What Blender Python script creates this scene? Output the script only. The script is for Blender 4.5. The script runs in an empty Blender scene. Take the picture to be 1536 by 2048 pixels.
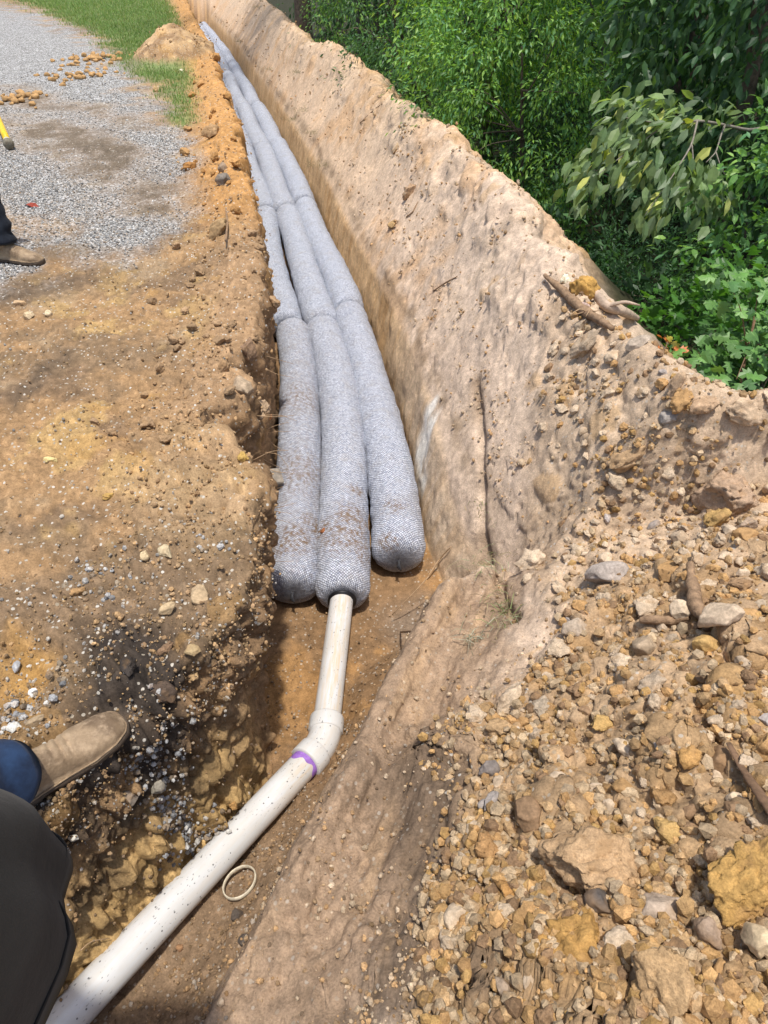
import bpy, math, random
import numpy as np
from mathutils import Vector, Matrix, noise as mnoise

random.seed(7)
rng = np.random.default_rng(11)
R_ = math.radians
scene = bpy.context.scene
COL = scene.collection

# ---------------------------------------------------------------- camera, sky, sun, exposure
CAM = np.array([0.0, 0.0, 1.6])
PITCH = R_(41.0)
FPX = 1330.0                                   # focal length in pixels of the 1536 x 2048 photograph
cd = bpy.data.cameras.new("camera")
cam = bpy.data.objects.new("camera", cd)
COL.objects.link(cam)
cam.location = CAM
cam.rotation_euler = (math.pi / 2 - PITCH, 0, 0)
cd.sensor_fit = 'VERTICAL'
cd.sensor_height = 36.0
cd.lens = 36.0 * FPX / 2048.0
cd.clip_start = 0.02
cd.clip_end = 2000
scene.camera = cam

SUN = Vector((0.06, -0.13, 0.98)).normalized()
world = bpy.data.worlds.new("World")
scene.world = world
world.use_nodes = True
wn = world.node_tree
wn.nodes.clear()
sky = wn.nodes.new("ShaderNodeTexSky")
sky.sky_type = 'NISHITA'
sky.sun_disc = False
sky.sun_elevation = math.asin(SUN.z)
sky.sun_rotation = math.atan2(SUN.x, SUN.y)
sky.air_density = 1.0
sky.dust_density = 2.5
bgn = wn.nodes.new("ShaderNodeBackground")
bgn.inputs[1].default_value = 0.15
won = wn.nodes.new("ShaderNodeOutputWorld")
wn.links.new(sky.outputs[0], bgn.inputs[0])
wn.links.new(bgn.outputs[0], won.inputs[0])

sl = bpy.data.lights.new("sun", 'SUN')
sl.energy = 3.5
sl.angle = R_(2.5)
sl.color = (1.0, 0.955, 0.88)
so = bpy.data.objects.new("sun", sl)
so.rotation_euler = (-SUN).to_track_quat('-Z', 'Y').to_euler()
so.location = (0, 0, 30)
COL.objects.link(so)

scene.view_settings.view_transform = 'Standard'
scene.view_settings.look = 'None'
scene.view_settings.exposure = 0.36
scene.view_settings.gamma = 1.0
scene.view_settings.use_curve_mapping = False

# ---------------------------------------------------------------- measuring helpers
CR = np.array([1, 0, 0.0])
CU = np.array([0, math.sin(PITCH), math.cos(PITCH)])
CW = np.array([0, math.cos(PITCH), -math.sin(PITCH)])

def P(u, v, z):
    """where the sight line through photo point (u, v) crosses height z"""
    d = CR * (u - 768) / FPX + CU * (1024 - v) / FPX + CW
    return CAM + (z - CAM[2]) / d[2] * d

def PD(u, v, t):
    d = CR * (u - 768) / FPX + CU * (1024 - v) / FPX + CW
    return CAM + t * d

def proj(p):
    q = np.asarray(p, float) - CAM
    dep = q @ CW
    return 768 + FPX * (q @ CR) / dep, 1024 - FPX * (q @ CU) / dep, dep

def ss(a, b, x):
    t = np.clip((x - a) / (b - a), 0, 1)
    return t * t * (3 - 2 * t)

# ---------------------------------------------------------------- noise
def _h(ix, iy, iz, seed):
    with np.errstate(over='ignore'):
        h = (ix.astype(np.uint32) * np.uint32(374761393) + iy.astype(np.uint32) * np.uint32(668265263)
             + iz.astype(np.uint32) * np.uint32(2147483647 // 3) + np.uint32((seed * 974634777 + 12345) & 0xffffffff))
        h = (h ^ (h >> np.uint32(13))) * np.uint32(1274126177)
        h = (h ^ (h >> np.uint32(16))) * np.uint32(2246822519)
        h ^= h >> np.uint32(15)
    return h.astype(np.float64) / 4294967295.0

def vn(x, y, z, seed=0):
    x = np.asarray(x, float); y = np.asarray(y, float); z = np.asarray(z, float) + 0 * x
    xi = np.floor(x).astype(np.int64); yi = np.floor(y).astype(np.int64); zi = np.floor(z).astype(np.int64)
    fx = x - xi; fy = y - yi; fz = z - zi
    fx = fx * fx * (3 - 2 * fx); fy = fy * fy * (3 - 2 * fy); fz = fz * fz * (3 - 2 * fz)
    r = 0
    for a in (0, 1):
        wx = fx if a else 1 - fx
        for b in (0, 1):
            wy = fy if b else 1 - fy
            for c in (0, 1):
                wz = fz if c else 1 - fz
                r = r + wx * wy * wz * _h(xi + a, yi + b, zi + c, seed)
    return r * 2 - 1

def fbm(x, y, z, seed=0, o=4, g=0.5):
    a = 1.0; r = 0; s = 0
    for i in range(o):
        r = r + a * vn(x, y, z, seed + i * 17); s += a
        a *= g; x = x * 2.03 + 11.3; y = y * 2.03 + 5.1; z = z * 2.03 + 3.7
    return r / s

def stones3(x, y, z, cell, seed, fill=0.75):
    """height of rounded, tilted-facet stones scattered in cells; returns height (units of cell) and a random id"""
    X = x / cell; Y = y / cell; Z = z / cell
    xi = np.floor(X).astype(np.int64); yi = np.floor(Y).astype(np.int64); zi = np.floor(Z).astype(np.int64)
    H = np.zeros_like(X); ID = np.zeros_like(X)
    for a in (-1, 0, 1):
        for b in (-1, 0, 1):
            for c in (-1, 0, 1):
                ci = xi + a; cj = yi + b; ck = zi + c
                r0 = _h(ci, cj, ck, seed)
                dx = ci + _h(ci, cj, ck, seed + 1) - X
                dy = cj + _h(ci, cj, ck, seed + 2) - Y
                dz = ck + _h(ci, cj, ck, seed + 3) - Z
                tx = _h(ci, cj, ck, seed + 4) * 2 - 1; ty = _h(ci, cj, ck, seed + 5) * 2 - 1
                Rr = 0.25 + 0.6 * r0 * r0
                ang = tx * 3.1
                ex = dx * np.cos(ang) + dy * np.sin(ang); ey = -dx * np.sin(ang) + dy * np.cos(ang)
                st = 1 + 0.45 * ty
                d = np.abs(ex * st) ** 2.6 + np.abs(ey / st) ** 2.6 + np.abs(dz) ** 2.6
                d = d ** (1 / 2.6) / Rr
                h = Rr * np.sqrt(np.clip(1 - d * d, 0, 1))
                h = np.minimum(h, Rr * (0.62 + 0.5 * (tx * dx + ty * dy) / Rr))
                h = np.where(_h(ci, cj, ck, seed + 6) < fill, h, 0)
                m = h > H
                H = np.where(m, h, H); ID = np.where(m, _h(ci, cj, ck, seed + 7), ID)
    return H, ID

def polysd(x, y, poly):
    """signed distance, positive inside"""
    n = len(poly); d = np.full(x.shape, 1e9); ins = np.zeros(x.shape, bool)
    for i in range(n):
        ax, ay = poly[i]; bx, by = poly[(i + 1) % n]
        ex, ey = bx - ax, by - ay
        t = np.clip(((x - ax) * ex + (y - ay) * ey) / (ex * ex + ey * ey + 1e-12), 0, 1)
        d = np.minimum(d, np.hypot(x - ax - t * ex, y - ay - t * ey))
        c = ((ay > y) != (by > y)) & (x < (bx - ax) * (y - ay) / (by - ay + 1e-12) + ax)
        ins ^= c
    return np.where(ins, d, -d)

# ---------------------------------------------------------------- materials
def newmat(name):
    m = bpy.data.materials.new(name); m.use_nodes = True
    nt = m.node_tree
    bs = nt.nodes["Principled BSDF"]
    bs.inputs["Specular IOR Level"].default_value = 0.25
    return m, nt, bs

def N(nt, t, **kw):
    n = nt.nodes.new(t)
    for k, v in kw.items():
        setattr(n, k, v)
    return n

def L(nt, a, b):
    nt.links.new(a, b)

def mathn(nt, op, a, b=None, c=None, clamp=False):
    n = nt.nodes.new("ShaderNodeMath"); n.operation = op; n.use_clamp = clamp
    for i, v in enumerate((a, b, c)):
        if v is None: continue
        if isinstance(v, (int, float)): n.inputs[i].default_value = v
        else: L(nt, v, n.inputs[i])
    return n.outputs[0]

def mixc(nt, fac, a, b, mode='MIX'):
    n = nt.nodes.new("ShaderNodeMix"); n.data_type = 'RGBA'; n.blend_type = mode
    for i, v in ((0, fac), (6, a), (7, b)):
        if isinstance(v, (int, float)): n.inputs[i].default_value = v
        elif isinstance(v, tuple): n.inputs[i].default_value = (*v[:3], 1)
        else: L(nt, v, n.inputs[i])
    return n.outputs[2]

def noisen(nt, vec, scale, detail=4, rough=0.6):
    n = nt.nodes.new("ShaderNodeTexNoise")
    n.inputs["Scale"].default_value = scale; n.inputs["Detail"].default_value = detail
    n.inputs["Roughness"].default_value = rough
    if vec is not None: L(nt, vec, n.inputs["Vector"])
    return n.outputs["Fac"]

def mapr(nt, v, a, b, c, d):
    n = nt.nodes.new("ShaderNodeMapRange")
    L(nt, v, n.inputs[0])
    for i, q in zip((1, 2, 3, 4), (a, b, c, d)): n.inputs[i].default_value = q
    return n.outputs[0]

def bumpn(nt, h, strength, dist, prev=None):
    n = nt.nodes.new("ShaderNodeBump"); n.inputs["Strength"].default_value = strength
    n.inputs["Distance"].default_value = dist
    L(nt, h, n.inputs["Height"])
    if prev is not None: L(nt, prev, n.inputs["Normal"])
    return n.outputs[0]

def simple(name, col, rough=0.8, var=0.25, scale=30, bump=0.3, bdist=0.003, spec=0.25, col2=None):
    m, nt, bs = newmat(name)
    tc = N(nt, "ShaderNodeTexCoord").outputs["Object"]
    n1 = noisen(nt, tc, scale, 6, 0.65)
    c2 = col2 if col2 else tuple(c * (1 - var) * 0.85 for c in col)
    f = mapr(nt, n1, 0.3, 0.7, 0, 1)
    L(nt, mixc(nt, f, c2, tuple(c * (1 + var * .4) for c in col)), bs.inputs["Base Color"])
    bs.inputs["Roughness"].default_value = rough
    bs.inputs["Specular IOR Level"].default_value = spec
    n2 = noisen(nt, tc, scale * 4, 5, 0.6)
    L(nt, bumpn(nt, n2, bump, bdist), bs.inputs["Normal"])
    return m

def mat_ground():
    m, nt, bs = newmat("soil")
    g = N(nt, "ShaderNodeNewGeometry").outputs["Position"]
    tint = N(nt, "ShaderNodeAttribute", attribute_name="tint").outputs["Color"]
    grav = N(nt, "ShaderNodeAttribute", attribute_name="gravel").outputs["Fac"]
    spk = N(nt, "ShaderNodeAttribute", attribute_name="speck").outputs["Fac"]
    n1 = noisen(nt, g, 28, 8, 0.7)
    n2 = noisen(nt, g, 160, 5, 0.7)
    n6 = noisen(nt, g, 7, 6, 0.75)
    k0 = mathn(nt, 'MULTIPLY', mapr(nt, n1, 0.3, 0.7, 0.74, 1.24), mapr(nt, n2, 0.3, 0.7, 0.70, 1.30))
    k = mathn(nt, 'MULTIPLY', k0, mapr(nt, n6, 0.3, 0.7, 0.86, 1.12))
    base = N(nt, "ShaderNodeVectorMath", operation='SCALE'); L(nt, tint, base.inputs[0]); L(nt, k, base.inputs["Scale"])
    vo = N(nt, "ShaderNodeTexVoronoi"); vo.inputs["Scale"].default_value = 58; L(nt, g, vo.inputs["Vector"])
    sep = N(nt, "ShaderNodeSeparateColor"); L(nt, vo.outputs["Color"], sep.inputs[0])
    cr = N(nt, "ShaderNodeValToRGB"); L(nt, sep.outputs[0], cr.inputs[0])
    e = cr.color_ramp.elements
    e[0].position = 0; e[0].color = (.135, .13, .12, 1)
    e[1].position = 1; e[1].color = (.70, .70, .70, 1)
    q = e.new(.35); q.color = (.32, .31, .295, 1)
    q = e.new(.75); q.color = (.47, .46, .44, 1)
    # fade to dark between stones
    gap = mapr(nt, vo.outputs["Distance"], 0.35, 0.75, 1.0, 0.45)
    gs = N(nt, "ShaderNodeVectorMath", operation='SCALE'); L(nt, cr.outputs[0], gs.inputs[0]); L(nt, gap, gs.inputs["Scale"])
    c1 = mixc(nt, grav, base.outputs[0], gs.outputs[0])
    v2 = N(nt, "ShaderNodeTexVoronoi"); v2.inputs["Scale"].default_value = 75; L(nt, g, v2.inputs["Vector"])
    s2 = N(nt, "ShaderNodeSeparateColor"); L(nt, v2.outputs["Color"], s2.inputs[0])
    th = mathn(nt, 'GREATER_THAN', s2.outputs[1], 0.90)
    nd = mathn(nt, 'LESS_THAN', v2.outputs["Distance"], 0.42)
    f2 = mathn(nt, 'MULTIPLY', mathn(nt, 'MULTIPLY', th, nd), spk)
    stc = mixc(nt, s2.outputs[0], (.30, .25, .18), (.54, .51, .45))
    c2 = mixc(nt, f2, c1, stc)
    L(nt, c2, bs.inputs["Base Color"])
    bs.inputs["Roughness"].default_value = 0.93
    bs.inputs["Specular IOR Level"].default_value = 0.15
    b1 = bumpn(nt, n1, 0.5, 0.012)
    n5 = noisen(nt, g, 70, 6, 0.75)
    b15 = bumpn(nt, n5, 0.28, 0.010, b1)
    b2 = bumpn(nt, n2, 0.55, 0.004, b15)
    inv = mathn(nt, 'SUBTRACT', 1, vo.outputs["Distance"])
    hg = mathn(nt, 'MULTIPLY', inv, grav)
    b3 = bumpn(nt, hg, 0.9, 0.008, b2)
    L(nt, b3, bs.inputs["Normal"])
    return m

def mat_rock(name, rough=0.9, usevert=False, grain=45, bump=0.6):
    m, nt, bs = newmat(name)
    g = N(nt, "ShaderNodeNewGeometry").outputs["Position"]
    if usevert:
        base = N(nt, "ShaderNodeAttribute", attribute_name="tint").outputs["Color"]
    else:
        base = N(nt, "ShaderNodeObjectInfo").outputs["Color"]
    n1 = noisen(nt, g, grain, 7, 0.7); n2 = noisen(nt, g, grain * 5, 4, 0.6)
    k = mathn(nt, 'MULTIPLY', mapr(nt, n1, 0.3, 0.7, 0.62, 1.25), mapr(nt, n2, 0.3, 0.7, 0.75, 1.22))
    sc = N(nt, "ShaderNodeVectorMath", operation='SCALE'); L(nt, base, sc.inputs[0]); L(nt, k, sc.inputs["Scale"])
    # patches of another clay colour
    n3 = noisen(nt, g, grain * .45, 3, 0.5)
    f = mapr(nt, n3, 0.55, 0.68, 0, 0.45)
    L(nt, mixc(nt, f, sc.outputs[0], (.34, .20, .09)), bs.inputs["Base Color"])
    bs.inputs["Roughness"].default_value = rough
    bs.inputs["Specular IOR Level"].default_value = 0.15
    b1 = bumpn(nt, n1, bump, 0.010); b2 = bumpn(nt, n2, bump, 0.003, b1)
    L(nt, b2, bs.inputs["Normal"])
    return m

def mat_leaf(name, trans=0.42, rough=0.45, spec=0.4, objcol=False):
    m, nt, bs = newmat(name)
    if objcol: c = N(nt, "ShaderNodeObjectInfo").outputs["Color"]
    else: c = N(nt, "ShaderNodeAttribute", attribute_name="tint").outputs["Color"]
    g = N(nt, "ShaderNodeNewGeometry").outputs["Position"]
    k = mapr(nt, noisen(nt, g, 12, 3), 0.3, 0.7, 0.8, 1.2)
    sc = N(nt, "ShaderNodeVectorMath", operation='SCALE'); L(nt, c, sc.inputs[0]); L(nt, k, sc.inputs["Scale"])
    L(nt, sc.outputs[0], bs.inputs["Base Color"])
    bs.inputs["Roughness"].default_value = rough
    bs.inputs["Specular IOR Level"].default_value = spec
    tr = N(nt, "ShaderNodeBsdfTranslucent")
    tint = mixc(nt, 1.0, sc.outputs[0], (1.5, 1.5, 0.6), 'MULTIPLY')
    L(nt, tint, tr.inputs[0])
    mx = N(nt, "ShaderNodeMixShader"); mx.inputs[0].default_value = trans
    L(nt, bs.outputs[0], mx.inputs[1]); L(nt, tr.outputs[0], mx.inputs[2])
    out = nt.nodes["Material Output"]; L(nt, mx.outputs[0], out.inputs[0])
    return m

def mat_net():
    m, nt, bs = newmat("netted_foam")
    uv = N(nt, "ShaderNodeUVMap", uv_map="UVMap").outputs[0]
    g = N(nt, "ShaderNodeNewGeometry").outputs["Position"]
    sp = N(nt, "ShaderNodeSeparateXYZ"); L(nt, uv, sp.inputs[0])
    wob = mathn(nt, 'MULTIPLY', mathn(nt, 'SUBTRACT', noisen(nt, g, 18, 3), 0.5), 0.022)
    u = mathn(nt, 'ADD', sp.outputs[0], wob)
    v = sp.outputs[1]
    C = 0.0160
    p = mathn(nt, 'DIVIDE', mathn(nt, 'ADD', u, v), C)
    q = mathn(nt, 'DIVIDE', mathn(nt, 'SUBTRACT', u, v), C)
    def line(t):
        a = mathn(nt, 'ABSOLUTE', mathn(nt, 'SUBTRACT', mathn(nt, 'FRACT', t), 0.5))
        return mapr(nt, a, 0.30, 0.46, 0, 1)
    ln = mathn(nt, 'MAXIMUM', line(p), line(q))
    n2 = noisen(nt, g, 70, 4, 0.65)
    foam = mixc(nt, mapr(nt, n2, 0.35, 0.62, 0, 1), (.36, .40, .50), (.80, .84, .93))
    c1 = mixc(nt, mathn(nt, 'MULTIPLY', ln, 0.86), foam, (.055, .06, .085))
    dirt = N(nt, "ShaderNodeAttribute", attribute_name="dirt").outputs["Fac"]
    n3 = noisen(nt, g, 45, 6, 0.7)
    df = mathn(nt, 'MULTIPLY', dirt, mapr(nt, n3, 0.44, 0.60, 0.12, 1))
    c2 = mixc(nt, df, c1, (.20, .13, .075))
    # dust everywhere, thin
    n4 = noisen(nt, g, 9, 5, 0.7)
    c3 = mixc(nt, mapr(nt, n4, 0.5, 0.75, 0, 0.40), c2, (.30, .25, .19))
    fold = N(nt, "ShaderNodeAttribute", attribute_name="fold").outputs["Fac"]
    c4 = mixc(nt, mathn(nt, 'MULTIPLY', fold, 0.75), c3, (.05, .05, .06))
    L(nt, c4, bs.inputs["Base Color"])
    bs.inputs["Roughness"].default_value = 0.62
    h = mathn(nt, 'SUBTRACT', 1, ln)
    b1 = bumpn(nt, h, 0.8, 0.004); b2 = bumpn(nt, n2, 0.7, 0.010, b1)
    L(nt, b2, bs.inputs["Normal"])
    return m

def mat_pvc(name, dirt=0.3, streak=False):
    m, nt, bs = newmat(name)
    uv = N(nt, "ShaderNodeUVMap", uv_map="UVMap").outputs[0]
    g = N(nt, "ShaderNodeNewGeometry").outputs["Position"]
    mp = N(nt, "ShaderNodeMapping"); L(nt, uv, mp.inputs[0]); mp.inputs["Scale"].default_value = (60, 5, 1)
    n1 = noisen(nt, mp.outputs[0], 1, 6, 0.75)
    n2 = noisen(nt, g, 6, 4, 0.6)
    n3 = noisen(nt, g, 210, 3, 0.7)
    base = mixc(nt, mapr(nt, n2, 0.35, 0.65, 0, 1), (.54, .54, .53), (.60, .605, .61))
    brown = mixc(nt, n1, (.42, .28, .13), (.66, .56, .42))
    dl = N(nt, "ShaderNodeAttribute", attribute_name="dirt").outputs["Fac"]
    f = mathn(nt, 'MULTIPLY', mapr(nt, n1, 0.42, 0.62, 0, dirt), dl)
    c1 = mixc(nt, f, base, brown)
    # black scuffs and specks in clusters
    mp2 = N(nt, "ShaderNodeMapping"); L(nt, uv, mp2.inputs[0]); mp2.inputs["Scale"].default_value = (150, 60, 1)
    mp2.inputs["Rotation"].default_value = (0, 0, .35)
    n4 = noisen(nt, mp2.outputs[0], 1, 2, 0.5)
    cl = mapr(nt, noisen(nt, g, 7, 2), 0.42, 0.58, 0, 1)
    f2 = mathn(nt, 'MULTIPLY', mapr(nt, n4, 0.64, 0.70, 0, 0.85), cl)
    c2 = mixc(nt, f2, c1, (.09, .095, .10))
    v = N(nt, "ShaderNodeTexVoronoi"); v.inputs["Scale"].default_value = 70; L(nt, g, v.inputs["Vector"])
    s = N(nt, "ShaderNodeSeparateColor"); L(nt, v.outputs["Color"], s.inputs[0])
    f3 = mathn(nt, 'MULTIPLY', mathn(nt, 'GREATER_THAN', s.outputs[0], 0.84), mathn(nt, 'LESS_THAN', v.outputs["Distance"], 0.2))
    c3 = mixc(nt, mathn(nt, 'MULTIPLY', f3, 0.85), c2, (.07, .07, .07))
    L(nt, c3, bs.inputs["Base Color"])
    bs.inputs["Roughness"].default_value = 0.38
    bs.inputs["Specular IOR Level"].default_value = 0.45
    L(nt, bumpn(nt, n3, 0.08, 0.001), bs.inputs["Normal"])
    return m

def mat_cloth(name, col, col2, scale=900, rough=0.95):
    m, nt, bs = newmat(name)
    tc = N(nt, "ShaderNodeTexCoord").outputs["Object"]
    n1 = noisen(nt, tc, 14, 5, 0.6); n2 = noisen(nt, tc, scale, 2, 0.5)
    L(nt, mixc(nt, mapr(nt, n1, 0.35, 0.7, 0, 1), col, col2), bs.inputs["Base Color"])
    bs.inputs["Roughness"].default_value = rough
    bs.inputs["Sheen Weight"].default_value = 0.05
    b1 = bumpn(nt, n1, 0.3, 0.01); L(nt, bumpn(nt, n2, 0.4, 0.001, b1), bs.inputs["Normal"])
    return m

def mat_leather(name):
    m, nt, bs = newmat(name)
    tc = N(nt, "ShaderNodeTexCoord").outputs["Object"]
    n1 = noisen(nt, tc, 13, 7, 0.7); n2 = noisen(nt, tc, 160, 5, 0.6); n3 = noisen(nt, tc, 40, 6, .7)
    c = mixc(nt, mapr(nt, n1, 0.35, 0.65, 0, 1), (.17, .115, .068), (.36, .26, .16))
    c = mixc(nt, mapr(nt, noisen(nt, tc, 7, 4), 0.52, 0.62, 0, .55), c, (.10, .065, .04))
    c = mixc(nt, mapr(nt, n3, 0.5, 0.7, 0, .6), c, (.46, .34, .22))
    L(nt, c, bs.inputs["Base Color"])
    bs.inputs["Roughness"].default_value = 0.62
    b1 = bumpn(nt, n3, 0.4, 0.004); L(nt, bumpn(nt, n2, 0.45, 0.0015, b1), bs.inputs["Normal"])
    return m

M = {}
M['soil'] = mat_ground()
M['rock'] = mat_rock('clod_clay')
M['stone'] = mat_rock('hard_stone', 0.75, grain=25, bump=0.35)
M['pebble'] = mat_rock('loose_pebble', usevert=True, grain=60)
M['leaf'] = mat_leaf('leaf')
M['leafobj'] = mat_leaf('leaf_single', objcol=True, trans=.3)
M['grass'] = mat_leaf('grass_blade', 0.3, 0.6, 0.2)
M['net'] = mat_net()
M['pvc'] = mat_pvc('white_plastic_pipe', 0.95)
M['purple'] = simple('purple_primer', (.30, .15, .50), 0.5, .25, 50, .1)
M['black'] = simple('black_plastic', (.012, .012, .014), 0.4, .2, 60, .1, spec=.4)
M['knot'] = simple('dark_net_cord', (.045, .045, .05), 0.7, .4, 200, .5)
M['jeans'] = mat_cloth('blue_denim', (.008, .017, .042), (.022, .052, .12))
M['dkjeans'] = mat_cloth('dark_denim', (.008, .010, .016), (.018, .024, .035))
M['fade'] = mat_cloth('faded_denim_cuff', (.16, .24, .30), (.30, .40, .46))
M['shirt'] = mat_cloth('charcoal_shirt', (.010, .009, .008), (.017, .015, .014))
M['skin'] = simple('skin', (.50, .28, .19), 0.5, .15, 40, .1)
M['hair'] = simple('brown_hair', (.05, .03, .018), 0.6, .4, 120, .5)
M['leather'] = mat_leather('worn_brown_leather')
M['tan_leather'] = simple('tan_leather', (.42, .24, .10), .6, .4, 40, .4)
M['sole'] = simple('boot_sole', (.09, .065, .045), 0.8, .3, 60, .4)
M['bark'] = simple('grey_bark', (.17, .135, .10), 0.9, .5, 18, .9, .02)
M['palebark'] = simple('pale_twig', (.26, .23, .19), 0.8, .4, 30, .5)
M['wood'] = simple('weathered_root', (.34, .22, .13), 0.85, .5, 45, .9, .006)
M['palewood'] = simple('pale_root', (.50, .38, .28), 0.8, .4, 35, .6, .005)
M['twig'] = simple('brown_twig', (.20, .12, .07), 0.85, .4, 60, .4)
M['hairroot'] = simple('fine_root', (.42, .28, .16), 0.8, .3, 60, .2)
M['yellow'] = simple('yellow_plastic', (.80, .52, .03), 0.45, .15, 30, .1)
M['greyrub'] = simple('dirty_grey_rubber', (.20, .185, .14), 0.7, .5, 40, .4, col2=(.10, .075, .05))
M['cream'] = simple('cream_plastic', (.60, .55, .38), 0.6, .2, 40, .2)
M['ringpvc'] = simple('dirty_plastic_ring', (.62, .55, .42), 0.45, .4, 60, .3)
M['block'] = simple('grey_brown_block', (.30, .26, .21), 0.85, .35, 40, .6)
M['rust'] = simple('rusty_brown', (.26, .11, .045), 0.85, .5, 60, .7)
M['redleaf'] = simple('dry_red_leaf', (.30, .055, .03), 0.7, .4, 60, .4)
M['phone'] = simple('black_phone', (.01, .01, .012), 0.2, .1, 10, 0.0)

# ---------------------------------------------------------------- object helpers
def tag(o, label=None, cat=None, group=None, kind=None):
    if label: o['label'] = label
    if cat: o['category'] = cat
    if group: o['group'] = group
    if kind: o['kind'] = kind
    return o

def empty(name, loc=(0, 0, 0), rz=0):
    o = bpy.data.objects.new(name, None); o.location = loc; o.rotation_euler = (0, 0, rz)
    o.empty_display_size = 0.05
    COL.objects.link(o); return o

def mkobj(name, me, mat=None, parent=None, loc=None, rot=None, scale=None):
    o = bpy.data.objects.new(name, me)
    if mat is not None and len(me.materials) == 0: me.materials.append(mat)
    COL.objects.link(o)
    if parent is not None: o.parent = parent
    if loc is not None: o.location = loc
    if rot is not None: o.rotation_euler = rot
    if scale is not None: o.scale = scale
    return o

def meshnp(name, V, F, smooth=True, tint=None, attrs=None, uv=None):
    """V (n,3); F (m,3) or (m,4) arrays"""
    me = bpy.data.meshes.new(name)
    V = np.ascontiguousarray(V, dtype=np.float32); F = np.ascontiguousarray(F, dtype=np.int32)
    k = F.shape[1]
    me.vertices.add(len(V)); me.vertices.foreach_set("co", V.ravel())
    me.loops.add(F.size); me.loops.foreach_set("vertex_index", F.ravel())
    me.polygons.add(len(F))
    me.polygons.foreach_set("loop_start", np.arange(0, F.size, k, dtype=np.int32))
    me.polygons.foreach_set("use_smooth", np.full(len(F), smooth, dtype=bool))
    me.update(calc_edges=True)
    if tint is not None:
        a = me.attributes.new("tint", 'FLOAT_COLOR', 'POINT')
        c = np.ones((len(V), 4), np.float32); c[:, :3] = tint
        a.data.foreach_set("color", c.ravel())
    for nme, arr in (attrs or {}).items():
        a = me.attributes.new(nme, 'FLOAT', 'POINT')
        a.data.foreach_set("value", np.ascontiguousarray(arr, dtype=np.float32))
    if uv is not None:
        l = me.uv_layers.new(name="UVMap")
        l.data.foreach_set("uv", np.ascontiguousarray(uv[F.ravel()], dtype=np.float32).ravel())
    return me

def frames(pts):
    pts = np.asarray(pts, float)
    t = np.gradient(pts, axis=0); t /= np.linalg.norm(t, axis=1)[:, None] + 1e-12
    up = np.array([0, 0, 1.0])
    s = np.cross(t, up); bad = np.linalg.norm(s, axis=1) < 1e-3
    s[bad] = (1, 0, 0); s /= np.linalg.norm(s, axis=1)[:, None]
    n = np.cross(s, t)
    return t, s, n

def smoothpath(pts, n):
    pts = np.asarray(pts, float)
    d = np.r_[0, np.cumsum(np.linalg.norm(np.diff(pts, axis=0), axis=1))]
    u = np.linspace(0, d[-1], n)
    out = np.stack([np.interp(u, d, pts[:, i]) for i in range(3)], 1)
    for _ in range(max(1, n // (len(pts) * 2))):
        o2 = out.copy(); o2[1:-1] = (out[:-2] + 2 * out[1:-1] + out[2:]) / 4; out = o2
    return out

def tube(name, pts, rad, seg=10, n=None, mat=None, parent=None, lump=0, seed=0, flat=1.0):
    pts = np.asarray(pts, float)
    if n: 
        pp = smoothpath(pts, n)
        rr = np.interp(np.linspace(0, 1, n), np.linspace(0, 1, len(np.atleast_1d(rad))) if np.ndim(rad) else [0, 1],
                       rad if np.ndim(rad) else [rad, rad])
    else:
        pp = pts; rr = np.full(len(pp), rad) if not np.ndim(rad) else np.asarray(rad, float)
    t, s, nn = frames(pp)
    k = len(pp)
    ang = np.arange(seg) / seg * 2 * np.pi
    ring = np.cos(ang)[None, :, None] * s[:, None, :] + flat * np.sin(ang)[None, :, None] * nn[:, None, :]
    r = rr[:, None, None] * np.ones((k, seg, 1))
    if lump:
        q = pp[:, None, :] + ring * rr[:, None, None]
        r = r * (1 + lump * fbm(q[..., 0] * 25 + seed, q[..., 1] * 25, q[..., 2] * 25, seed, 3)[..., None])
    V = (pp[:, None, :] + ring * r).reshape(-1, 3)
    i, j = np.meshgrid(np.arange(k - 1), np.arange(seg), indexing='ij')
    a = i * seg + j; b = i * seg + (j + 1) % seg
    F = np.stack([a, b, b + seg, a + seg], -1).reshape(-1, 4)
    V = np.vstack([V, pp[0], pp[-1]])
    me = bpy.data.meshes.new(name)
    fl = [tuple(f) for f in F] + [(k * seg, (jj + 1) % seg, jj) for jj in range(seg)] + \
         [(k * seg + 1, (k - 1) * seg + jj, (k - 1) * seg + (jj + 1) % seg) for jj in range(seg)]
    me.from_pydata([tuple(v) for v in V], [], fl)
    me.polygons.foreach_set("use_smooth", np.ones(len(fl), bool))
    return mkobj(name, me, mat, parent)

# ================================================================= THE GROUND
_xm_y = np.array([-3, 2.0, 2.35, 3.44, 4.6, 5.3, 6.98, 8.69, 11.2, 15.2, 18.3, 21.7, 30, 60, 500])
_xm_x = np.array([-.15, -.19, -.195, -.25, -.39, -.53, -.90, -1.24, -1.83, -2.84, -3.64, -4.5, -6.9, -15, -150])
def _smooth_tab(xs, ys, lo=-3, hi=60, w=0.5):
    g = np.linspace(lo, hi, 2520); v = np.interp(g, xs, ys)
    k = int(w / (g[1] - g[0])); ker = np.hanning(2 * k + 3); ker /= ker.sum()
    vp = np.pad(v, len(ker) // 2, mode='reflect', reflect_type='odd')
    return g, np.convolve(vp, ker, 'valid')
def _mk(xs, ys, w=0.5):
    g, v = _smooth_tab(np.array(xs), np.array(ys), w=w)
    sl_ = (v[-1] - v[-40]) / (g[-1] - g[-40])
    return lambda y: np.where(y > 60, v[-1] + (y - 60) * sl_, np.interp(y, g, v))
XM = _mk(_xm_y, _xm_x, 0.8)
def tab(*p, w=0.25):
    return _mk([a[0] for a in p], [a[1] for a in p], w)
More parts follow.
